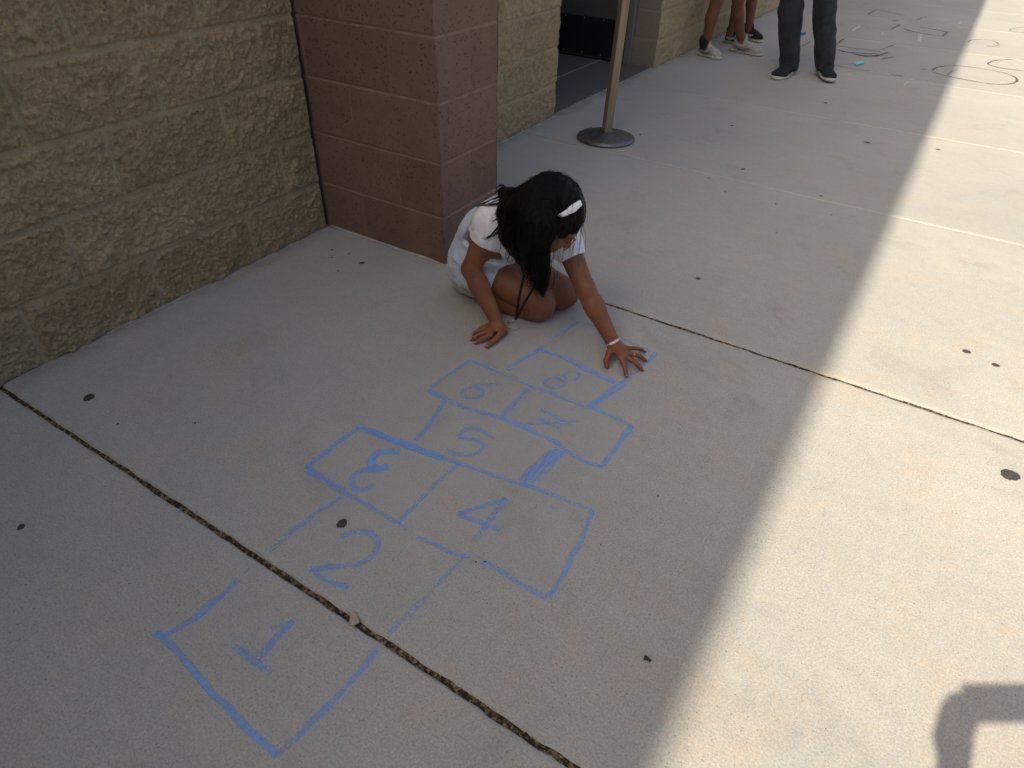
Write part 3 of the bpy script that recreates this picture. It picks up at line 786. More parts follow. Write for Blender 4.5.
# fly-away ends at the tip of the fall
for i in range(170):
    x0 = random.gauss(536, 8); y0 = random.uniform(245, 278); Y = random.uniform(1.52, 1.56)
    pts = [aty(x0+(543-x0)*t*t*random.uniform(.4, 1)+random.gauss(0, .5), y0+(random.uniform(284, 299)-y0)*t, Y) for t in np.linspace(0, 1, 7)]
    b.tube(pts, np.array([1, 1, .95, .85, .7, .45, .15])*random.uniform(.0005, .0012), 4, False)
for i in range(80):
    x0 = random.gauss(512, 5); y0 = random.uniform(222, 245)
    pts = [aty(x0+t*random.uniform(-4, 8), y0+random.uniform(14, 26)*t, 1.532) for t in np.linspace(0, 1, 5)]
    b.tube(pts, np.array([1, .95, .8, .5, .15])*random.uniform(.0005, .0012), 4, False)
tb = BVHTree.FromObject(ov_o, bpy.context.evaluated_depsgraph_get()); tb2 = BVHTree.FromObject(tee_o, bpy.context.evaluated_depsgraph_get())
def on_back(x, y, last):
    o_ = Vector(CAM) - girl.location; d = Vector(N(ray(x, y)))
    best = None
    for t_ in (tb, tb2):
        h_ = t_.ray_cast(o_, d)
        if h_[0] is not None and (best is None or h_[3] < best): best = h_[3]
    return best
wb = []
for q in np.linspace(0, 1, 26):
    x, y = 486+27*q, 263-5.5*math.sin(q*2.6); t_ = on_back(x, y, None)
    if t_: wb.append(CAM+N(ray(x, y))*(t_-.001))
if len(wb) > 6:
    b2 = MB(); b2.tube(np.array(wb), [.0050+.0022*math.sin(i*1.9) for i in range(len(wb))], 7); b2.build('waistband', M['denim'], ov_o, True)
back_locks = [[(504, 196), (494, 199), (485, 203), (478, 207), (474, 205)], [(503, 199), (496, 203), (487, 205), (480, 206)], [(506, 214), (498, 218), (492, 222)],
              [(507, 220), (500, 224), (496, 230), (489, 237), (482, 238)], [(505, 205), (499, 211), (495, 214)], [(506, 226), (500, 231), (495, 235), (488, 238)],
              [(505, 190), (499, 188), (495, 193)], [(502, 187), (498, 192), (501, 199)], [(506, 188), (501, 184), (497, 188)]]
for L_ in back_locks:
    for rep in range(3):
        pts = []; dd = None
        for (x, y) in L_:
            x += random.gauss(0, .8); y += random.gauss(0, .8)
            t_ = on_back(x, y, dd)
            if t_ is None: t_ = dd or np.linalg.norm(np.array([1.0, 1.62, .42])-CAM)
            dd = t_; pts.append(CAM+N(ray(x, y))*(t_-.008-random.uniform(0, .006)))
        pts = np.array(pts); tt = np.linspace(0, 1, 12); ti = np.linspace(0, 1, len(pts))
        pts = np.stack([np.interp(tt, ti, pts[:, k_]) for k_ in range(3)], 1)
        for _ in range(2): pts[1:-1] = (pts[:-2]+2*pts[1:-1]+pts[2:])/4
        b.tube(pts, np.linspace(.0026, .0006, 12), 5, False)
b.build('hair_strands', M['hair'], hair_o, True)
# headband arched over the front of the crown
b = MB(); V = []; F = []
q0 = N(.37*hf+.93*hu); nrm_ = np.cross(hl, q0); cc = PH_(-.010, 0, .022)
for i, a in enumerate(np.linspace(R(-67), R(-14), 20)):
    wd = .0120*(1-.6*abs(i/19-.62)/.62)
    o_ = N(q0*math.cos(a)+hl*math.sin(a))
    hit = bvh.ray_cast(Vector(cc+o_*.3), Vector(-o_))
    c = np.array(hit[0])+o_*(.0022-.006*max(0, abs(i/19-.5)-.42)/.08)
    for dx, dz in ((-1, 0), (-.8, .0035), (.8, .0035), (1, 0), (.8, -.004), (-.8, -.004)): V.append(c+nrm_*wd*dx+o_*dz)
n6 = 6
F = [(i*n6+k, (i+1)*n6+k, (i+1)*n6+(k+1) % n6, i*n6+(k+1) % n6) for i in range(19) for k in range(n6)]+[tuple(range(6)), tuple(19*6+k for k in range(5, -1, -1))]
b.add(V, F); b.build('headband', M['band'], girl, True)
# beads on the wrist, ring on a finger
ax = N(wrL-elL); b = MB(); bu = N(np.cross(ax, (0, 0, 1))); bv = np.cross(ax, bu); wc = wrL-ax*.004
b.ring(wc, ax, .0258, .0016, 30, 6)
ca = math.atan2(-CF@bv, -CF@bu)
for i in range(5):
    a = ca+(i-2)*.24; b.sphere(wc+(bu*math.cos(a)+bv*math.sin(a))*.0270, .0047, 10)
b.build('bead_bracelet', M['bead'], girl, True)
rc = kL[2]+(tL[2]-kL[2])*.30+np.array([0, 0, .004]); b = MB(); b.ring(rc, tL[2]-kL[2], .0088, .0013, 18, 6); b.sphere(rc+np.array([0, 0, .009]), .0028, 8); b.build('ring', M['gold'], girl, True)
# lanyard hanging from the neck to the slab
b = MB(); e_ = at(516, 319, .03)
for top in (aty(524, 276, 1.57), aty(536, 284, 1.585)):
    pts = [top+(e_-top)*t+np.array([0, -.006*math.sin(math.pi*t), 0]) for t in np.linspace(0, 1, 8)]; b.tube(pts, .0054, 6, True, .8)
b.tube([aty(536, 284, 1.585), PH_(-.02, .0, -.12)], .004, 6); b.tube([aty(524, 276, 1.57), PH_(-.05, -.03, -.11)], .004, 6)
lan = b.build('lanyard', M['black'], girl, True)
b = MB(); b.ring(at(514, 320.5, .026), (1, .2, .3), .006, .0014, 16, 6); b.ring(at(511, 322, .018), (.3, 1, .5), .0055, .0013, 16, 6); b.tube([at(512.5, 321.5, .02), at(507, 322.5, .012)], .002, 6)
b.build('clip', M['steel'], lan, True)
b = MB(); c = at(513, 327, .004); b.box(c-np.array([.020, .013, .001]), c+np.array([.020, .013, .001]), .0006); b.build('badge', M['card'], lan)

# ------------------------------------------------------------------ chalk
def groove_dist(y): return min(abs(y-j) for j in JY)
def ribbon(sets, name, mt, parent=None, z0=.0012, **kw):
    """sets: list of (ground polyline, width, density); strokes lie on the slab and skip the open joints"""
    V = []; F = []; UV = []; D = []; lay = 0
    for pts, wd, dn in sets:
        pts = np.array([p[:2] for p in pts], float)
        if len(pts) > 2:
            for _ in range(2):               # corner cutting
                q = [pts[0]]
                for a, c in zip(pts[:-1], pts[1:]): q += [a*.75+c*.25, a*.25+c*.75]
                q.append(pts[-1]); pts = np.array(q)
        s = np.concatenate([[0], np.cumsum(np.linalg.norm(np.diff(pts, axis=0), axis=1))]); n = max(3, int(s[-1]/.012))
        t = np.linspace(0, s[-1], n); P = np.stack([np.interp(t, s, pts[:, 0]), np.interp(t, s, pts[:, 1])], 1)
        T = np.gradient(P, axis=0); T /= np.linalg.norm(T, axis=1)[:, None]+1e-9; Nn = np.stack([-T[:, 1], T[:, 0]], 1)
        sd_ = random.random()*90; wob = (vnoise(t*28+sd_, t*0+sd_)-.5)*wd*.35; ww = wd*(.85+.4*vnoise(t*18+sd_+7, t*0+sd_))
        dd = np.clip(dn*(.72+.55*vnoise(t*14+sd_, t*0+33)), 0, 1.2)
        P = P+Nn*wob[:, None]; z = z0+.00012*lay; lay = (lay+1) % 9; base = len(V)
        for i in range(n):
            for j, o_ in enumerate((-.5, 0, .5)):
                p = P[i]+Nn[i]*o_*ww[i]; V.append((p[0], p[1], z)); UV.append((o_+.5, t[i])); D.append(dd[i])
            if i and groove_dist(P[i][1]) > .011 and groove_dist(P[i-1][1]) > .011:
                a = base+3*(i-1)
                for j in (0, 1): F.append((a+j, a+j+1, a+j+4, a+j+3))
    o = mesh_obj(name, V, F, mt, parent, False)
    n_z = [p.normal.z for p in o.data.polygons]
    uvl = o.data.uv_layers.new(name='UVMap'); vi = np.array([l_.vertex_index for l_ in o.data.loops]); uvl.data.foreach_set('uv', np.array(UV, dtype=np.float32)[vi].ravel())
    attr(o, 'dens', D); return o
A5 = lambda *p: [at(280+u/2.4775, 310+v/2.4775) for u, v in p]
A7 = lambda *p: [at(500+u/8.533, 380+v/8.533) for u, v in p]
A6 = lambda *p: [at(u/1.979, 380+v/1.979) for u, v in p]
hop = empty('chalk_hopscotch', 'blue chalk hopscotch of squares numbered 1 to 8 in front of the kneeling girl', 'chalk drawing', tuple(at(470, 480)))
lines = [
 (A5((740, 28), (690, 62), (640, 98)), .016, .50), (A5((640, 98), (600, 124), (565, 150)), .020, .78),
 (A5((640, 96), (700, 118), (770, 152), (832, 182)), .024, .80), (A5((740, 28), (795, 47), (860, 78), (932, 108)), .014, .42),
 (A5((932, 108), (890, 145), (845, 183)), .022, .66), (A5((852, 176), (830, 190), (765, 240)), .017, .84), (A5((858, 184), (832, 200), (772, 242)), .014, .74),
 (A5((470, 125), (520, 145), (590, 175), (640, 196), (765, 242)), .018, .74), (A5((765, 242), (815, 262), (872, 288)), .018, .70),
 (A5((470, 125), (420, 158), (374, 192)), .020, .70), (A5((370, 196), (410, 225), (500, 255), (565, 274), (640, 305), (692, 336)), .024, .82), (A5((692, 336), (742, 371), (795, 390)), .020, .66),
 (A5((872, 288), (832, 340), (795, 392)), .022, .74), (A5((615, 195), (550, 264)), .020, .72),
 (A5((408, 228), (372, 280), (335, 325)), .020, .82), (A5((684, 340), (645, 372), (612, 400), (596, 424)), .014, .74), (A5((690, 344), (664, 372), (630, 396), (608, 430)), .016, .80), (A5((700, 350), (670, 376), (650, 402), (622, 428)), .014, .70), (A5((706, 348), (676, 386), (640, 424)), .012, .58), (A5((660, 362), (640, 392), (604, 414)), .013, .66), (A5((676, 354), (634, 402), (614, 420)), .012, .70),
 (A5((195, 288), (260, 312), (340, 342), (405, 366)), .018, 1.1), (A5((200, 296), (262, 319), (336, 348), (398, 369)), .016, 1.0), (A5((230, 300), (300, 334), (352, 352)), .013, .8), (A5((400, 366), (445, 380), (530, 410), (620, 440)), .019, .74), (A5((600, 432), (700, 468), (772, 495)), .018, .62),
 (A5((195, 290), (130, 340), (65, 392)), .020, .72), (A5((65, 388), (110, 419), (160, 445)), .017, .86), (A5((66, 397), (112, 428), (154, 453)), .015, .80), (A5((155, 448), (220, 486), (292, 528)), .018, .66),
 (A5((445, 380), (380, 440), (290, 527)), .020, .70), (A5((772, 495), (768, 530), (720, 620), (665, 712)), .018, .66),
 (A5((292, 528), (312, 546)), .012, .36), (A5((340, 562), (420, 600), (472, 613)), .017, .62), (A5((498, 624), (580, 670), (660, 715)), .020, .72),
 (A6((677, 230), (600, 282), (536, 338)), .020, .50), (A6((472, 393), (405, 458), (320, 508)), .021, .66),
 (A6((308, 500), (345, 532), (390, 578), (450, 652), (510, 702), (552, 742)), .019, .74), (A6((552, 742), (620, 672), (700, 592), (750, 522)), .019, .66),
 (A6((758, 514), (831, 440)), .014, .48), (A6((540, 334), (470, 396)), .014, .30), (A5((320, 760), (400, 670), (456, 614)), .014, .48)]
ribbon(lines, 'square_outlines', M['chalk_blue'], hop)
el_ = lambda c, r, n=14, a0=0.: A5(*[(c[0]+r[0]*math.cos(a0+2*math.pi*i/n), c[1]+r[1]*math.sin(a0+2*math.pi*i/n)) for i in range(n+1)])
nums = [
 [(A6((580, 476), (548, 508), (500, 566)), .020, .68), (A6((458, 528), (495, 553), (537, 579)), .022, .70), (A6((580, 477), (535, 494)), .014, .5)],
 [(A5((150, 562), (190, 546), (228, 553), (247, 580), (225, 615), (180, 635), (75, 640)), .022, .60), (A5((75, 642), (110, 665), (168, 690)), .022, .60)],
 [(A5((297, 353), (245, 350), (224, 372), (232, 396), (268, 386)), .028, .90), (A5((236, 396), (190, 402), (172, 432), (200, 452), (232, 432)), .026, .84)],
 [(A5((560, 468), (500, 488), (443, 505)), .020, .66), (A5((443, 505), (490, 525), (542, 547)), .018, .60), (A5((562, 468), (522, 520), (480, 572)), .022, .68)],
 [(A5((530, 320), (505, 298), (462, 290), (440, 316)), .020, .66), (A5((440, 316), (480, 318), (508, 334), (492, 354), (455, 363), (412, 350)), .020, .64)],
 [(A5((552, 186), (492, 186), (452, 195), (446, 213), (472, 223), (502, 214), (506, 200), (485, 190), (466, 193)), .018, .58)],
 [(A7((340, 250), (430, 290), (520, 340), (565, 356)), .017, .62), (A7((210, 376), (400, 371), (560, 362), (655, 350)), .013, .66), (A7((320, 325), (400, 366), (508, 416)), .018, .70)],
 [(el_((678, 181), (25, 14)), .020, .56), (el_((722, 164), (20, 11)), .016, .50)]]
nums[0] = [(a, b_, c-.07) for a, b_, c in nums[0]]; nums[1] = [(a, b_, c-.04) for a, b_, c in nums[1]]
for st in nums: ribbon(st, 'numeral', M['chalk_blue'], hop, .0013)
# drawings further down the walkway
A3 = lambda *p: [at(800+u/4.571, v/4.571) for u, v in p]
G = 'charcoal ovals drawn across the shadow edge'
o = ribbon([(A3((600, 322), (645, 301), (750, 302), (870, 320), (960, 340), (1004, 368), (960, 387), (870, 385), (760, 366), (665, 347), (604, 330)), .024, .88), (A3((672, 345), (690, 326), (720, 318)), .022, .5)], 'chalk_oval', M['chalk_dark']); tag(o, 'large dark chalk oval drawn half in shade and half in sun', 'chalk drawing', G)
o = ribbon([(A3((1060, 276), (980, 272), (900, 275), (850, 288), (885, 306), (960, 318), (1050, 326)), .026, .8)], 'chalk_oval', M['chalk_dark']); tag(o, 'dark chalk oval cut off by the right edge of the photo in full sun', 'chalk drawing', G)
o = ribbon([(A3((765, 192), (790, 180), (870, 183), (913, 200), (900, 213), (850, 211)), .028, .75)], 'chalk_oval', M['chalk_dark']); tag(o, 'small open dark chalk oval farther away just beside the shadow edge', 'chalk drawing', G)
o = ribbon([(A3((1050, 122), (985, 127), (948, 137), (1000, 149), (1060, 150)), .03, .5)], 'chalk_oval', M['chalk_dark']); tag(o, 'faintest dark chalk oval farthest away in the sun', 'chalk drawing', G)
DARK = ([(A3((160, 207), (210, 172)), .03, .8), (A3((310, 66), (347, 45)), .04, .8), (A3((347, 45), (420, 58), (480, 72)), .03, .5), (A3((530, 92), (580, 75)), .04, .75), (A3((415, 136), (460, 112)), .04, .75),
            (A3((470, 130), (530, 150), (650, 166)), .03, .6), (A3((650, 167), (679, 145)), .04, .8), (A3((530, 122), (600, 132), (676, 148)), .03, .5), (A3((365, 231), (430, 203)), .03, .75), (A3((370, 271), (427, 260)), .03, .6),
            (A3((160, 226), (250, 246), (330, 266), (400, 240)), .03, .55), (A3((180, 210), (280, 226), (370, 236)), .03, .5), (A3((190, 236), (270, 245), (350, 246)), .03, .5), (A3((240, 250), (320, 258), (370, 250)), .03, .5), (A3((420, 92), (450, 96)), .04, .6), (A3((8, 212), (52, 190)), .03, .7),
            (A3((160, 300), (260, 318), (320, 325)), .02, .4), (A3((413, 340), (470, 350)), .02, .6), (A3((552, 318), (575, 316)), .025, .6)])
o = empty('chalk_boxes', 'dark chalk boxes scribbled on the shaded pavement behind the walking person', 'chalk drawing', tuple(at(860, 40)))
for q in DARK: ribbon([(q[0], q[1]*(.75 if q[2] > .6 else 1.5), .72 if q[2] > .6 else .76)], 'chalk_line', M['chalk_dark'], o)
WHITE = ([(A3((238, 142), (272, 120)), .03, .95), (A3((272, 120), (400, 138), (540, 152), (700, 112)), .02, .35), (A3((474, 391), (500, 366), (522, 362)), .018, .95), (A3((543, 186), (552, 155)), .04, .9), (A3((714, 122), (736, 97)), .03, .7), (A3((374, 160), (380, 147)), .025, .8),
            (A3((600, 96), (640, 84), (682, 92), (610, 104)), .035, .42), (A3((580, 372), (585, 385)), .015, .6), (A3((320, 140), (330, 146)), .02, .6), (A3((520, 362), (600, 370), (700, 385)), .014, .3)])
o = empty('chalk_marks', 'white chalk dashes scattered over the far shaded pavement', 'chalk drawing', tuple(at(900, 40)))
for q in WHITE: ribbon([(q[0], q[1]*1.5, q[2]+.25)], 'chalk_line', M['chalk_white'], o)
def stick(a, c, r_, mt, label):
    a = np.array(a); c = np.array(c); p = empty('chalk_stick', label, 'chalk', tuple(((a+c)/2)*np.array([1, 1, 0])))
    b = MB(); n = 8; b.tube([a+(c-a)*t for t in (0, .04, .1, .5, .9, .97, 1)], [r_*q for q in (.7, .95, 1, 1.03, 1, .9, .6)], 14); o = b.build('stick', mt, p, True)
    b = MB(); b.tube([a-(c-a)*.012, a+(c-a)*.004], [r_*.45, r_*.66], 12); b.build('worn_tip', mt, p, True); return p
stick(at(855.5, 64, .014), at(863.5, 62.3, .014), .014, M['stick_teal'], 'teal stick of pavement chalk lying right of the walking person')
stick(at(800.5, 34, .013), at(805, 33, .013), .013, M['stick_blue'], 'dark blue stick of chalk behind the walking person')

# gum and other trodden spots
def spot(x, y, rx, ry=None, label='', group='dark gum spots on the pavement'):
    c = at(x, y); n = 28; dist = np.linalg.norm(c-CAM); rr_ = rx*dist/FPX*(.98 if dist < 2.6 else .74)
    V = [(c[0], c[1], .0024)]; ph = random.random()*6; lim = []
    for ring_, zz, q in ((0, .0022, .6), (1, .0004, 1.0)):
        for i in range(n):
            a = 2*math.pi*i/n; k_ = q*(1+.09*math.sin(2*a+ph)+.05*math.sin(3*a+ph*2)+.03*math.sin(7*a+1.3*ph)+random.uniform(-.07, .07))
            V.append((c[0]+rr_*k_*math.cos(a), c[1]+rr_*k_*math.sin(a)*1.05, zz))
    F = [(0, 1+i, 1+(i+1) % n) for i in range(n)]+[(1+i, 1+n+i, 1+n+(i+1) % n, 1+(i+1) % n) for i in range(n)]
    o = mesh_obj('gum_spot', V, F, M['gum'], None, True); tag(o, label, 'gum spot', group)
for a in [(342, 523.5, 5.2, 'round black gum spot inside the chalk square numbered 2'), (89, 397.5, 4.6, 'black gum spot near the foot of the rough wall at left'),
          (1010, 475, 6.6, 'largest gum spot at the right edge in the sun'), (966.5, 351.5, 4.2, 'left one of two gum spots side by side in the sun'), (995.5, 365, 3.8, 'right one of two gum spots side by side in the sun'),
          (362, 263, 3.2, 'gum spot on the slab near the pillar foot'), (21, 527, 3.0, 'gum spot on the slab at the far left edge below the joint'), (698, 278.5, 3.2, 'gum spot right of the girl beyond the joint'),
          (743, 169, 2.8, 'gum spot above the third joint in the shade'), (732, 125.7, 2.4, 'small gum spot right of the post base in the shade'), (867, 142.5, 3.4, 'oval gum spot in the shade close to the shadow edge'),
          (938, 149.5, 2.2, 'gum spot in the sun beyond the shadow edge'), (825.5, 103, 2.4, 'gum spot on the pavement below the walking person'), (640, 134.8, 2.0, 'gum spot beside the round post base'),
          (821, 196, 1.8, 'tiny spot on the third joint in the shade')]:
    spot(a[0], a[1], a[2], label=a[3])
for x, y, r_ in [(332, 250, 1.6), (332, 257.5, 1.2), (349, 254, 1.1), (338, 271, 1.4), (270, 264, 1.1), (777, 233, 1.4), (709, 178, 1.2), (725, 192, 1.1), (831, 215, 1.1), (776, 204, 1.3), (118, 424, 1.0), (195, 423, 1.0), (485, 562, 1.4), (658, 496, .9), (601, 545, 1.0), (476, 562, 1.0)]:
    spot(x, y, r_, label='tiny dark speck trodden into the pavement', group='tiny specks on the pavement')
def chip(x, y, sx, sy, mt, name, label, cat):
    c = at(x, y, .002); V = []; n = 9; ph = random.random()*6
    for zz in (0, .003):
        for i in range(n):
            a = 2*math.pi*i/n; k_ = 1+.25*math.sin(3*a+ph)+.15*math.sin(2*a+ph*1.7); q = .5+.5*math.cos(a)
            V.append((c[0]+sx*k_*math.cos(a)*.9+sy*.3*math.sin(a), c[1]-sx*.45*k_*math.cos(a)+sy*k_*math.sin(a), c[2]+zz+.004*q))
    F = [tuple(range(n-1, -1, -1)), tuple(range(n, 2*n))]+[(i, (i+1) % n, n+(i+1) % n, n+i) for i in range(n)]
    o = mesh_obj(name, V, F, mt, None, False); tag(o, label, cat)
chip(354, 620, .018, .010, M['leafbit'], 'leaf_fragment', 'pale dry leaf fragment lying in the nearest pavement joint', 'leaf')
chip(646, 659, .006, .005, M['gum'], 'pebble', 'small dark pebble near the shadow edge', 'pebble')
chip(649, 661, .005, .003, M['gum'], 'pebble', 'smaller dark pebble touching the pebble near the shadow edge', 'pebble')

# ------------------------------------------------------------------ post on a round base
pc = at(605.5, 139, 0)
post = empty('sign_post', 'slim square bronze coloured post on a round grey metal base beside the doorway', 'post', tuple(pc))
b = MB(); b.lathe([(.158, .0), (.166, .003), (.167, .012), (.162, .018), (.140, .024), (.095, .031), (.055, .036), (.030, .038)], pc, 64); b.build('base', M['basem'], post, True)
ax_ = R(-38); hw = .0225
def post_prism(z0, z1, hw_):
    bm = bmesh.new(); bmesh.ops.create_cube(bm, size=1)
    for v in bm.verts: v.co = Vector((v.co.x*2*hw_, v.co.y*2*hw_, (v.co.z+.5)*(z1-z0)+z0))
    bmesh.ops.bevel(bm, geom=list(bm.edges), offset=.003, segments=2, affect='EDGES', profile=.5)
    return bm
Mx = Matrix.Translation(Vector(pc)) @ Matrix.Rotation(R(1.4), 4, Vector((CR[0], CR[1], 0)).cross(Vector((0, 0, -1))) ) @ Matrix.Rotation(ax_, 4, 'Z')
b = MB(); b.bm(post_prism(.03, 1.25, hw), Mx); b.build('post', M['wood'], post)
b = MB(); b.bm(post_prism(1.251, 1.275, hw+.008), Mx); b.build('cap', M['basem'], post)
b = MB(); b.bm(post_prism(.033, .052, hw+.004), Mx); b.build('collar', M['basem'], post)

# ------------------------------------------------------------------ people standing further off, and the one holding the phone
def figure(name_label, feet, face, height, skin_m, top_m, hair_m='hair', shoes=None, lower=None, lower_m=None, hands=None, hip_off=(0, 0), lean=0.0, res=.008, long_hair=False, hem=None, headdir=None, hipw=.085, arm=1.0, elout=.35):
    """feet: ((heel, toe) left, (heel, toe) right); face: heading in the ground plane; returns the person's Empty"""
    s = height/1.65; f = N((*face, 0)); l = np.array([-f[1], f[0], 0]); u = np.array([0, 0, 1.0])
    ank = [np.array(h_)*.72+np.array(t_)*.28+u*.075*s for h_, t_ in feet]
    mid = (ank[0]+ank[1])/2*np.array([1, 1, 0])+np.array([*hip_off, 0])
    root = empty('person', name_label, 'person', tuple(mid))
    hip = mid+u*.87*s; hips = [hip+l*hipw*s, hip-l*hipw*s]
    kn = [(hips[i]*.48+ank[i]*.52)+f*.028*s for i in range(2)]
    ch = hip+u*.36*s+f*.01+f*lean*.3; nb = hip+u*.50*s+f*lean*.42; shs = [nb-u*.045*s+l*.165*s, nb-u*.045*s-l*.165*s]
    hd = nb+u*.155*s+f*(.03+lean*.1); hdf = f if headdir is None else N(headdir)
    B = SDF()
    head_sdf(B, hd, hdf, u+hdf*0, 1.0*s)
    B.cap(nb-u*.02, hd-u*.03, .052*s, .048*s, .03)
    def trunk(sd, g, k=.05):
        sd.cap(hips[0], hips[1], .098*s+g, None, k); sd.cap(hip+u*.17*s+l*.045*s, hip+u*.17*s-l*.045*s, .085*s+g, None, k)
        sd.cap(ch+l*.06*s, ch-l*.06*s, .088*s+g, None, k); sd.cap(shs[0], shs[1], .048*s+g, None, k)
    trunk(B, 0)
    if hands is None:
        hands = [shs[i]-u*.50*s+l*(.07 if i == 0 else -.07)*s+f*.06*s for i in range(2)]
    els = []
    for i in range(2):
        a, w_ = shs[i], np.array(hands[i]); m_ = (a+w_)/2; D_ = np.linalg.norm(w_-a); Lh = .265*s
        off = math.sqrt(max(0, Lh*Lh-D_*D_/4)); dn = N(-u*.8-f*.5+l*(elout if i == 0 else -elout)); ab = N(w_-a); dn = N(dn-ab*(dn@ab)); e = m_+dn*off; els.append(e)
        B.cap(a, e, .045*s*arm, .036*s*arm, .03); B.cap(e, w_, .037*s*arm, .025*s*arm, .015)
        dd = N(w_-e); sidev = f if abs(dd@u) > .6 else u
        relaxed_hand(B, w_, dd, -l if i == 0 else l, sidev, .95*s*(1+(arm-1)*.35), .7 if arm == 1 else 1.7)
        B.cap(hips[i], kn[i], .080*s, .054*s, .03); B.cap(kn[i], kn[i]*.62+ank[i]*.38-f*.012*s, .052*s, .050*s, .02); B.cap(kn[i]*.62+ank[i]*.38-f*.012*s, ank[i], .050*s, .034*s, .02)
        h_, t_ = [np.array(q) for q in feet[i]]; B.cap(ank[i], h_*.3+t_*.7+u*.035*s, .034*s, .026*s, .02)
    V, F = B.mesh(res, 1); bo = mesh_obj('body', V, F, skin_m, root)
    T = SDF(); trunk(T, .012); T.cap(nb-u*.03, nb, .062*s, .058*s, .03)
    for i in range(2): T.cap(shs[i], shs[i]+(els[i]-shs[i])*.62, .056*s, .053*s, .03)
    T.warp(fold(.006, 16)); T.cut(hip-u*.03, -u); V, F = T.mesh(res, 1); mesh_obj('shirt', V, F, top_m, root)
    Lw = SDF(); Lw.cap(hips[0], hips[1], .110*s, None, .05)
    for i in range(2):
        if lower == 'jeans':
            k1 = kn[i]; hm = ank[i]-u*.02-f*.005
            Lw.cap(hips[i], k1, .098*s, .084*s, .03); Lw.cap(k1, hm, .084*s, .076*s, .02)
        else: Lw.cap(hips[i], hips[i]*.38+kn[i]*.62, .096*s, .088*s, .03)
    Lw.warp(fold(.012, 10, (1.4, 1.4, .55), 4)); Lw.warp(fold(.005, 26, (1.2, 1.2, .8), 9)); Lw.cut(hip+u*.10, u)
    if lower == 'jeans':
        for i in range(2):
            z0 = ank[i][2]-.045*s; Lw.p.append(((lambda z0, c: lambda P: np.maximum(P[..., 2]-z0, np.linalg.norm(P[..., :2]-c[:2], axis=-1)-.16))(z0, ank[i]), None, None, 0, '-'))
            Lw.cutcap(ank[i]-u*.12, ank[i]-u*.0, .066*s, .060*s)
    V, F = Lw.mesh(res, 1); mesh_obj('jeans' if lower == 'jeans' else 'shorts', V, F, lower_m, root)
    hs_ = SDF(); A = np.array([hdf, np.cross(u, hdf), u]); hs_.ell(hd-hdf*.018*s+u*.03*s, np.array([.098, .084, .09])*s, A, .02)
    if long_hair: hs_.cap(hd-hdf*.07*s, hd-hdf*.11*s-u*.26*s, .07*s, .05*s, .03)
    hs_.ell(hd+hdf*.10*s-u*.04*s, np.array([.08, .07, .09])*s, A, 0, '-'); hs_.warp(fold(.006, 30, (1.5, 1.5, .4))); V, F = hs_.mesh(res, 1); mesh_obj('hair', V, F, M['hair'], root)
    for i in range(2):
        kw = shoes
        p_ = bpy.data.objects.new('shoe', None); C.objects.link(p_); p_.parent = root; p_.location = Vector(np.array(feet[i][0]))-root.location
        shoe(p_, feet[i][0], feet[i][1], **kw)
    return root
# left foot first
P1 = figure('bare legged person in worn white sneakers standing by the far tan wall', ((at(731.5, 50.5, .0), at(760.5, 56.5, .0)), (at(697.5, 54.5, .0), at(719.5, 60, .0))), (.80, .18), 1.58, M['skin2'], M['grey_cloth'],
            shoes=dict(up_mat=M['shoe_white'], sole_mat=M['rubber'], panel=M['shoe_grey']), lower='shorts', lower_m=M['navy'], long_hair=True, hip_off=(-.09, -.20))
sk = SDF(); sa = np.array(at(697.5, 54.5, .0))*.72+np.array(at(719.5, 60, .0))*.28; sk.cap(sa+np.array([0, 0, .06]), sa+np.array([-.012, -.01, .125]), .042, .046); V, F = sk.mesh(.006, 1); mesh_obj('sock', V, F, M['shoe_black'], P1)
P2 = figure('bare legged person in black and white sneakers behind the one in white sneakers', ((at(742, 37.5, .0), at(761, 43, .0)), (at(724.5, 42, .0), at(740, 45.5, .0))), (.85, .1), 1.56, M['skin2'], M['red_cloth'],
            shoes=dict(up_mat=M['shoe_black'], sole_mat=M['rubber'], panel=M['shoe_white']), lower='shorts', lower_m=M['jeans'], hip_off=(-.03, -.12))
P3 = figure('person in dark charcoal jeans and black canvas shoes walking down the pavement', ((at(819.5, 71, .02), at(830.5, 82, .012)), (at(791, 71.5, .0), at(775.5, 80, .0))), (-.30, -.92), 1.62, M['skin2'], M['navy'],
            shoes=dict(up_mat=M['shoe_black'], sole_mat=M['rubber'], low=True), lower='jeans', lower_m=M['jeans'], hip_off=(-.17, -.09), hipw=.115)
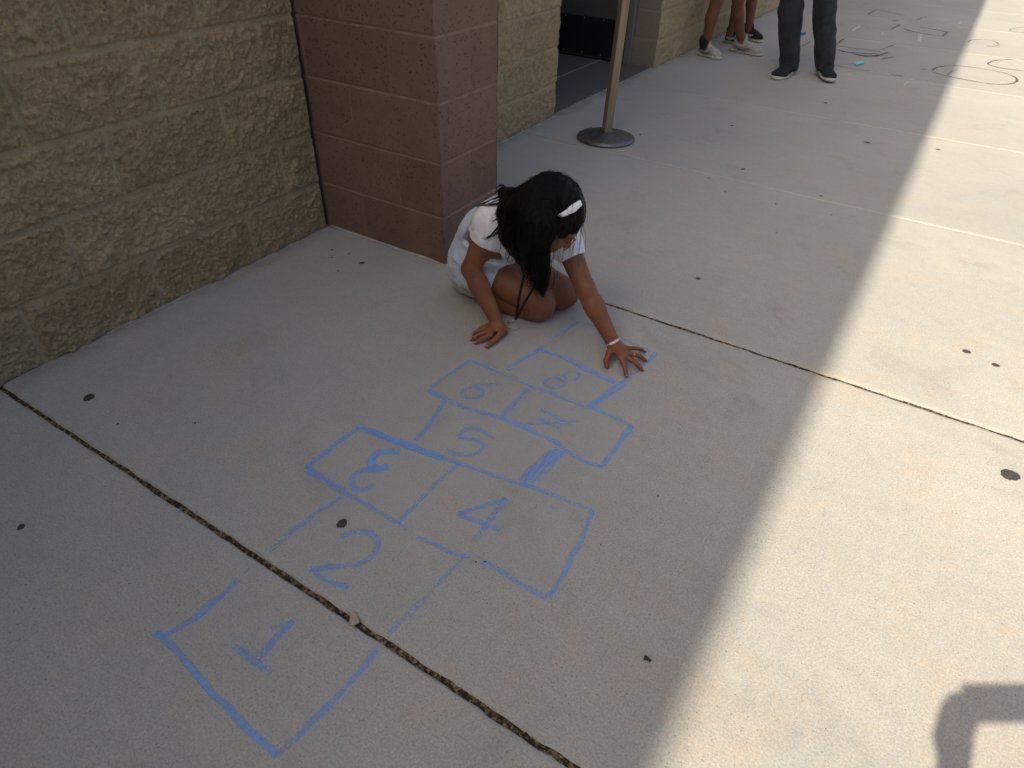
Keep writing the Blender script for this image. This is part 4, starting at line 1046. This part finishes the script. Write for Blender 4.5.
for h_, t_ in ((at(819.5, 71, .02), at(830.5, 82, .012)), (at(791, 71.5, .0), at(775.5, 80, .0))):
    sa = np.array(h_)*.72+np.array(t_)*.28; sk = SDF(); sk.cap(sa+np.array([0, 0, .05]), sa+np.array([0, 0, .13]), .048, .050); sk.cap(sa+np.array([0, 0, .055]), np.array(h_)*.45+np.array(t_)*.55+np.array([0, 0, .05]), .045, .032)
    V, F = sk.mesh(.006, 1); mesh_obj('sock', V, F, M['shoe_black'], P3)
# phone and its holder: only their shadow is in the frame
ph = empty('phone', 'phone seen only as a bar shaped shadow at the lower right on sunlit pavement', 'phone', tuple(CAM))
def phone():
    b = MB(); bm = bmesh.new(); bmesh.ops.create_cube(bm, size=1)
    for v in bm.verts: v.co = Vector((v.co.x*.158, v.co.y*.074, v.co.z*.008))
    bmesh.ops.bevel(bm, geom=list(bm.edges), offset=.003, segments=2, affect='EDGES', profile=.5)
    c = CAM+CR*.063-CU*.021-CF*.008
    Mx = Matrix(((CR[0], CU[0], -CF[0], c[0]), (CR[1], CU[1], -CF[1], c[1]), (CR[2], CU[2], -CF[2], c[2]), (0, 0, 0, 1)))
    b.bm(bm, Mx); b.build('phone_case', M['phone'], ph)
    b = MB()
    bm = bmesh.new(); bmesh.ops.create_cube(bm, size=1)
    for v in bm.verts: v.co = Vector((v.co.x*.148, v.co.y*.067, v.co.z*.0006+.0043))
    b.bm(bm, Mx); b.build('screen', M['kick'], ph)
phone()
fh = N((CF[0], CF[1], 0)); lh = np.array([-fh[1], fh[0], 0])
pl0 = CAM*np.array([1, 1, 0])-fh*.42+CR*np.array([1, 1, 0])*.10
lhand = CAM-CR*.084-CU*.088-CF*.055; rhand = CAM+CR*.200-CU*.150-CF*.045
P4 = figure('person standing behind the camera holding up the phone, seen only by arm shadow', ((pl0+lh*.10-fh*.10, pl0+lh*.11+fh*.14), (pl0-lh*.10-fh*.10, pl0-lh*.11+fh*.14)), (fh[0], fh[1]), 1.62, M['skin2'], M['grey_cloth'],
            shoes=dict(up_mat=M['shoe_black'], sole_mat=M['rubber']), lower='jeans', lower_m=M['jeans'], hands=[lhand-fh*.05, rhand-fh*.05], arm=1.38, elout=-.04)
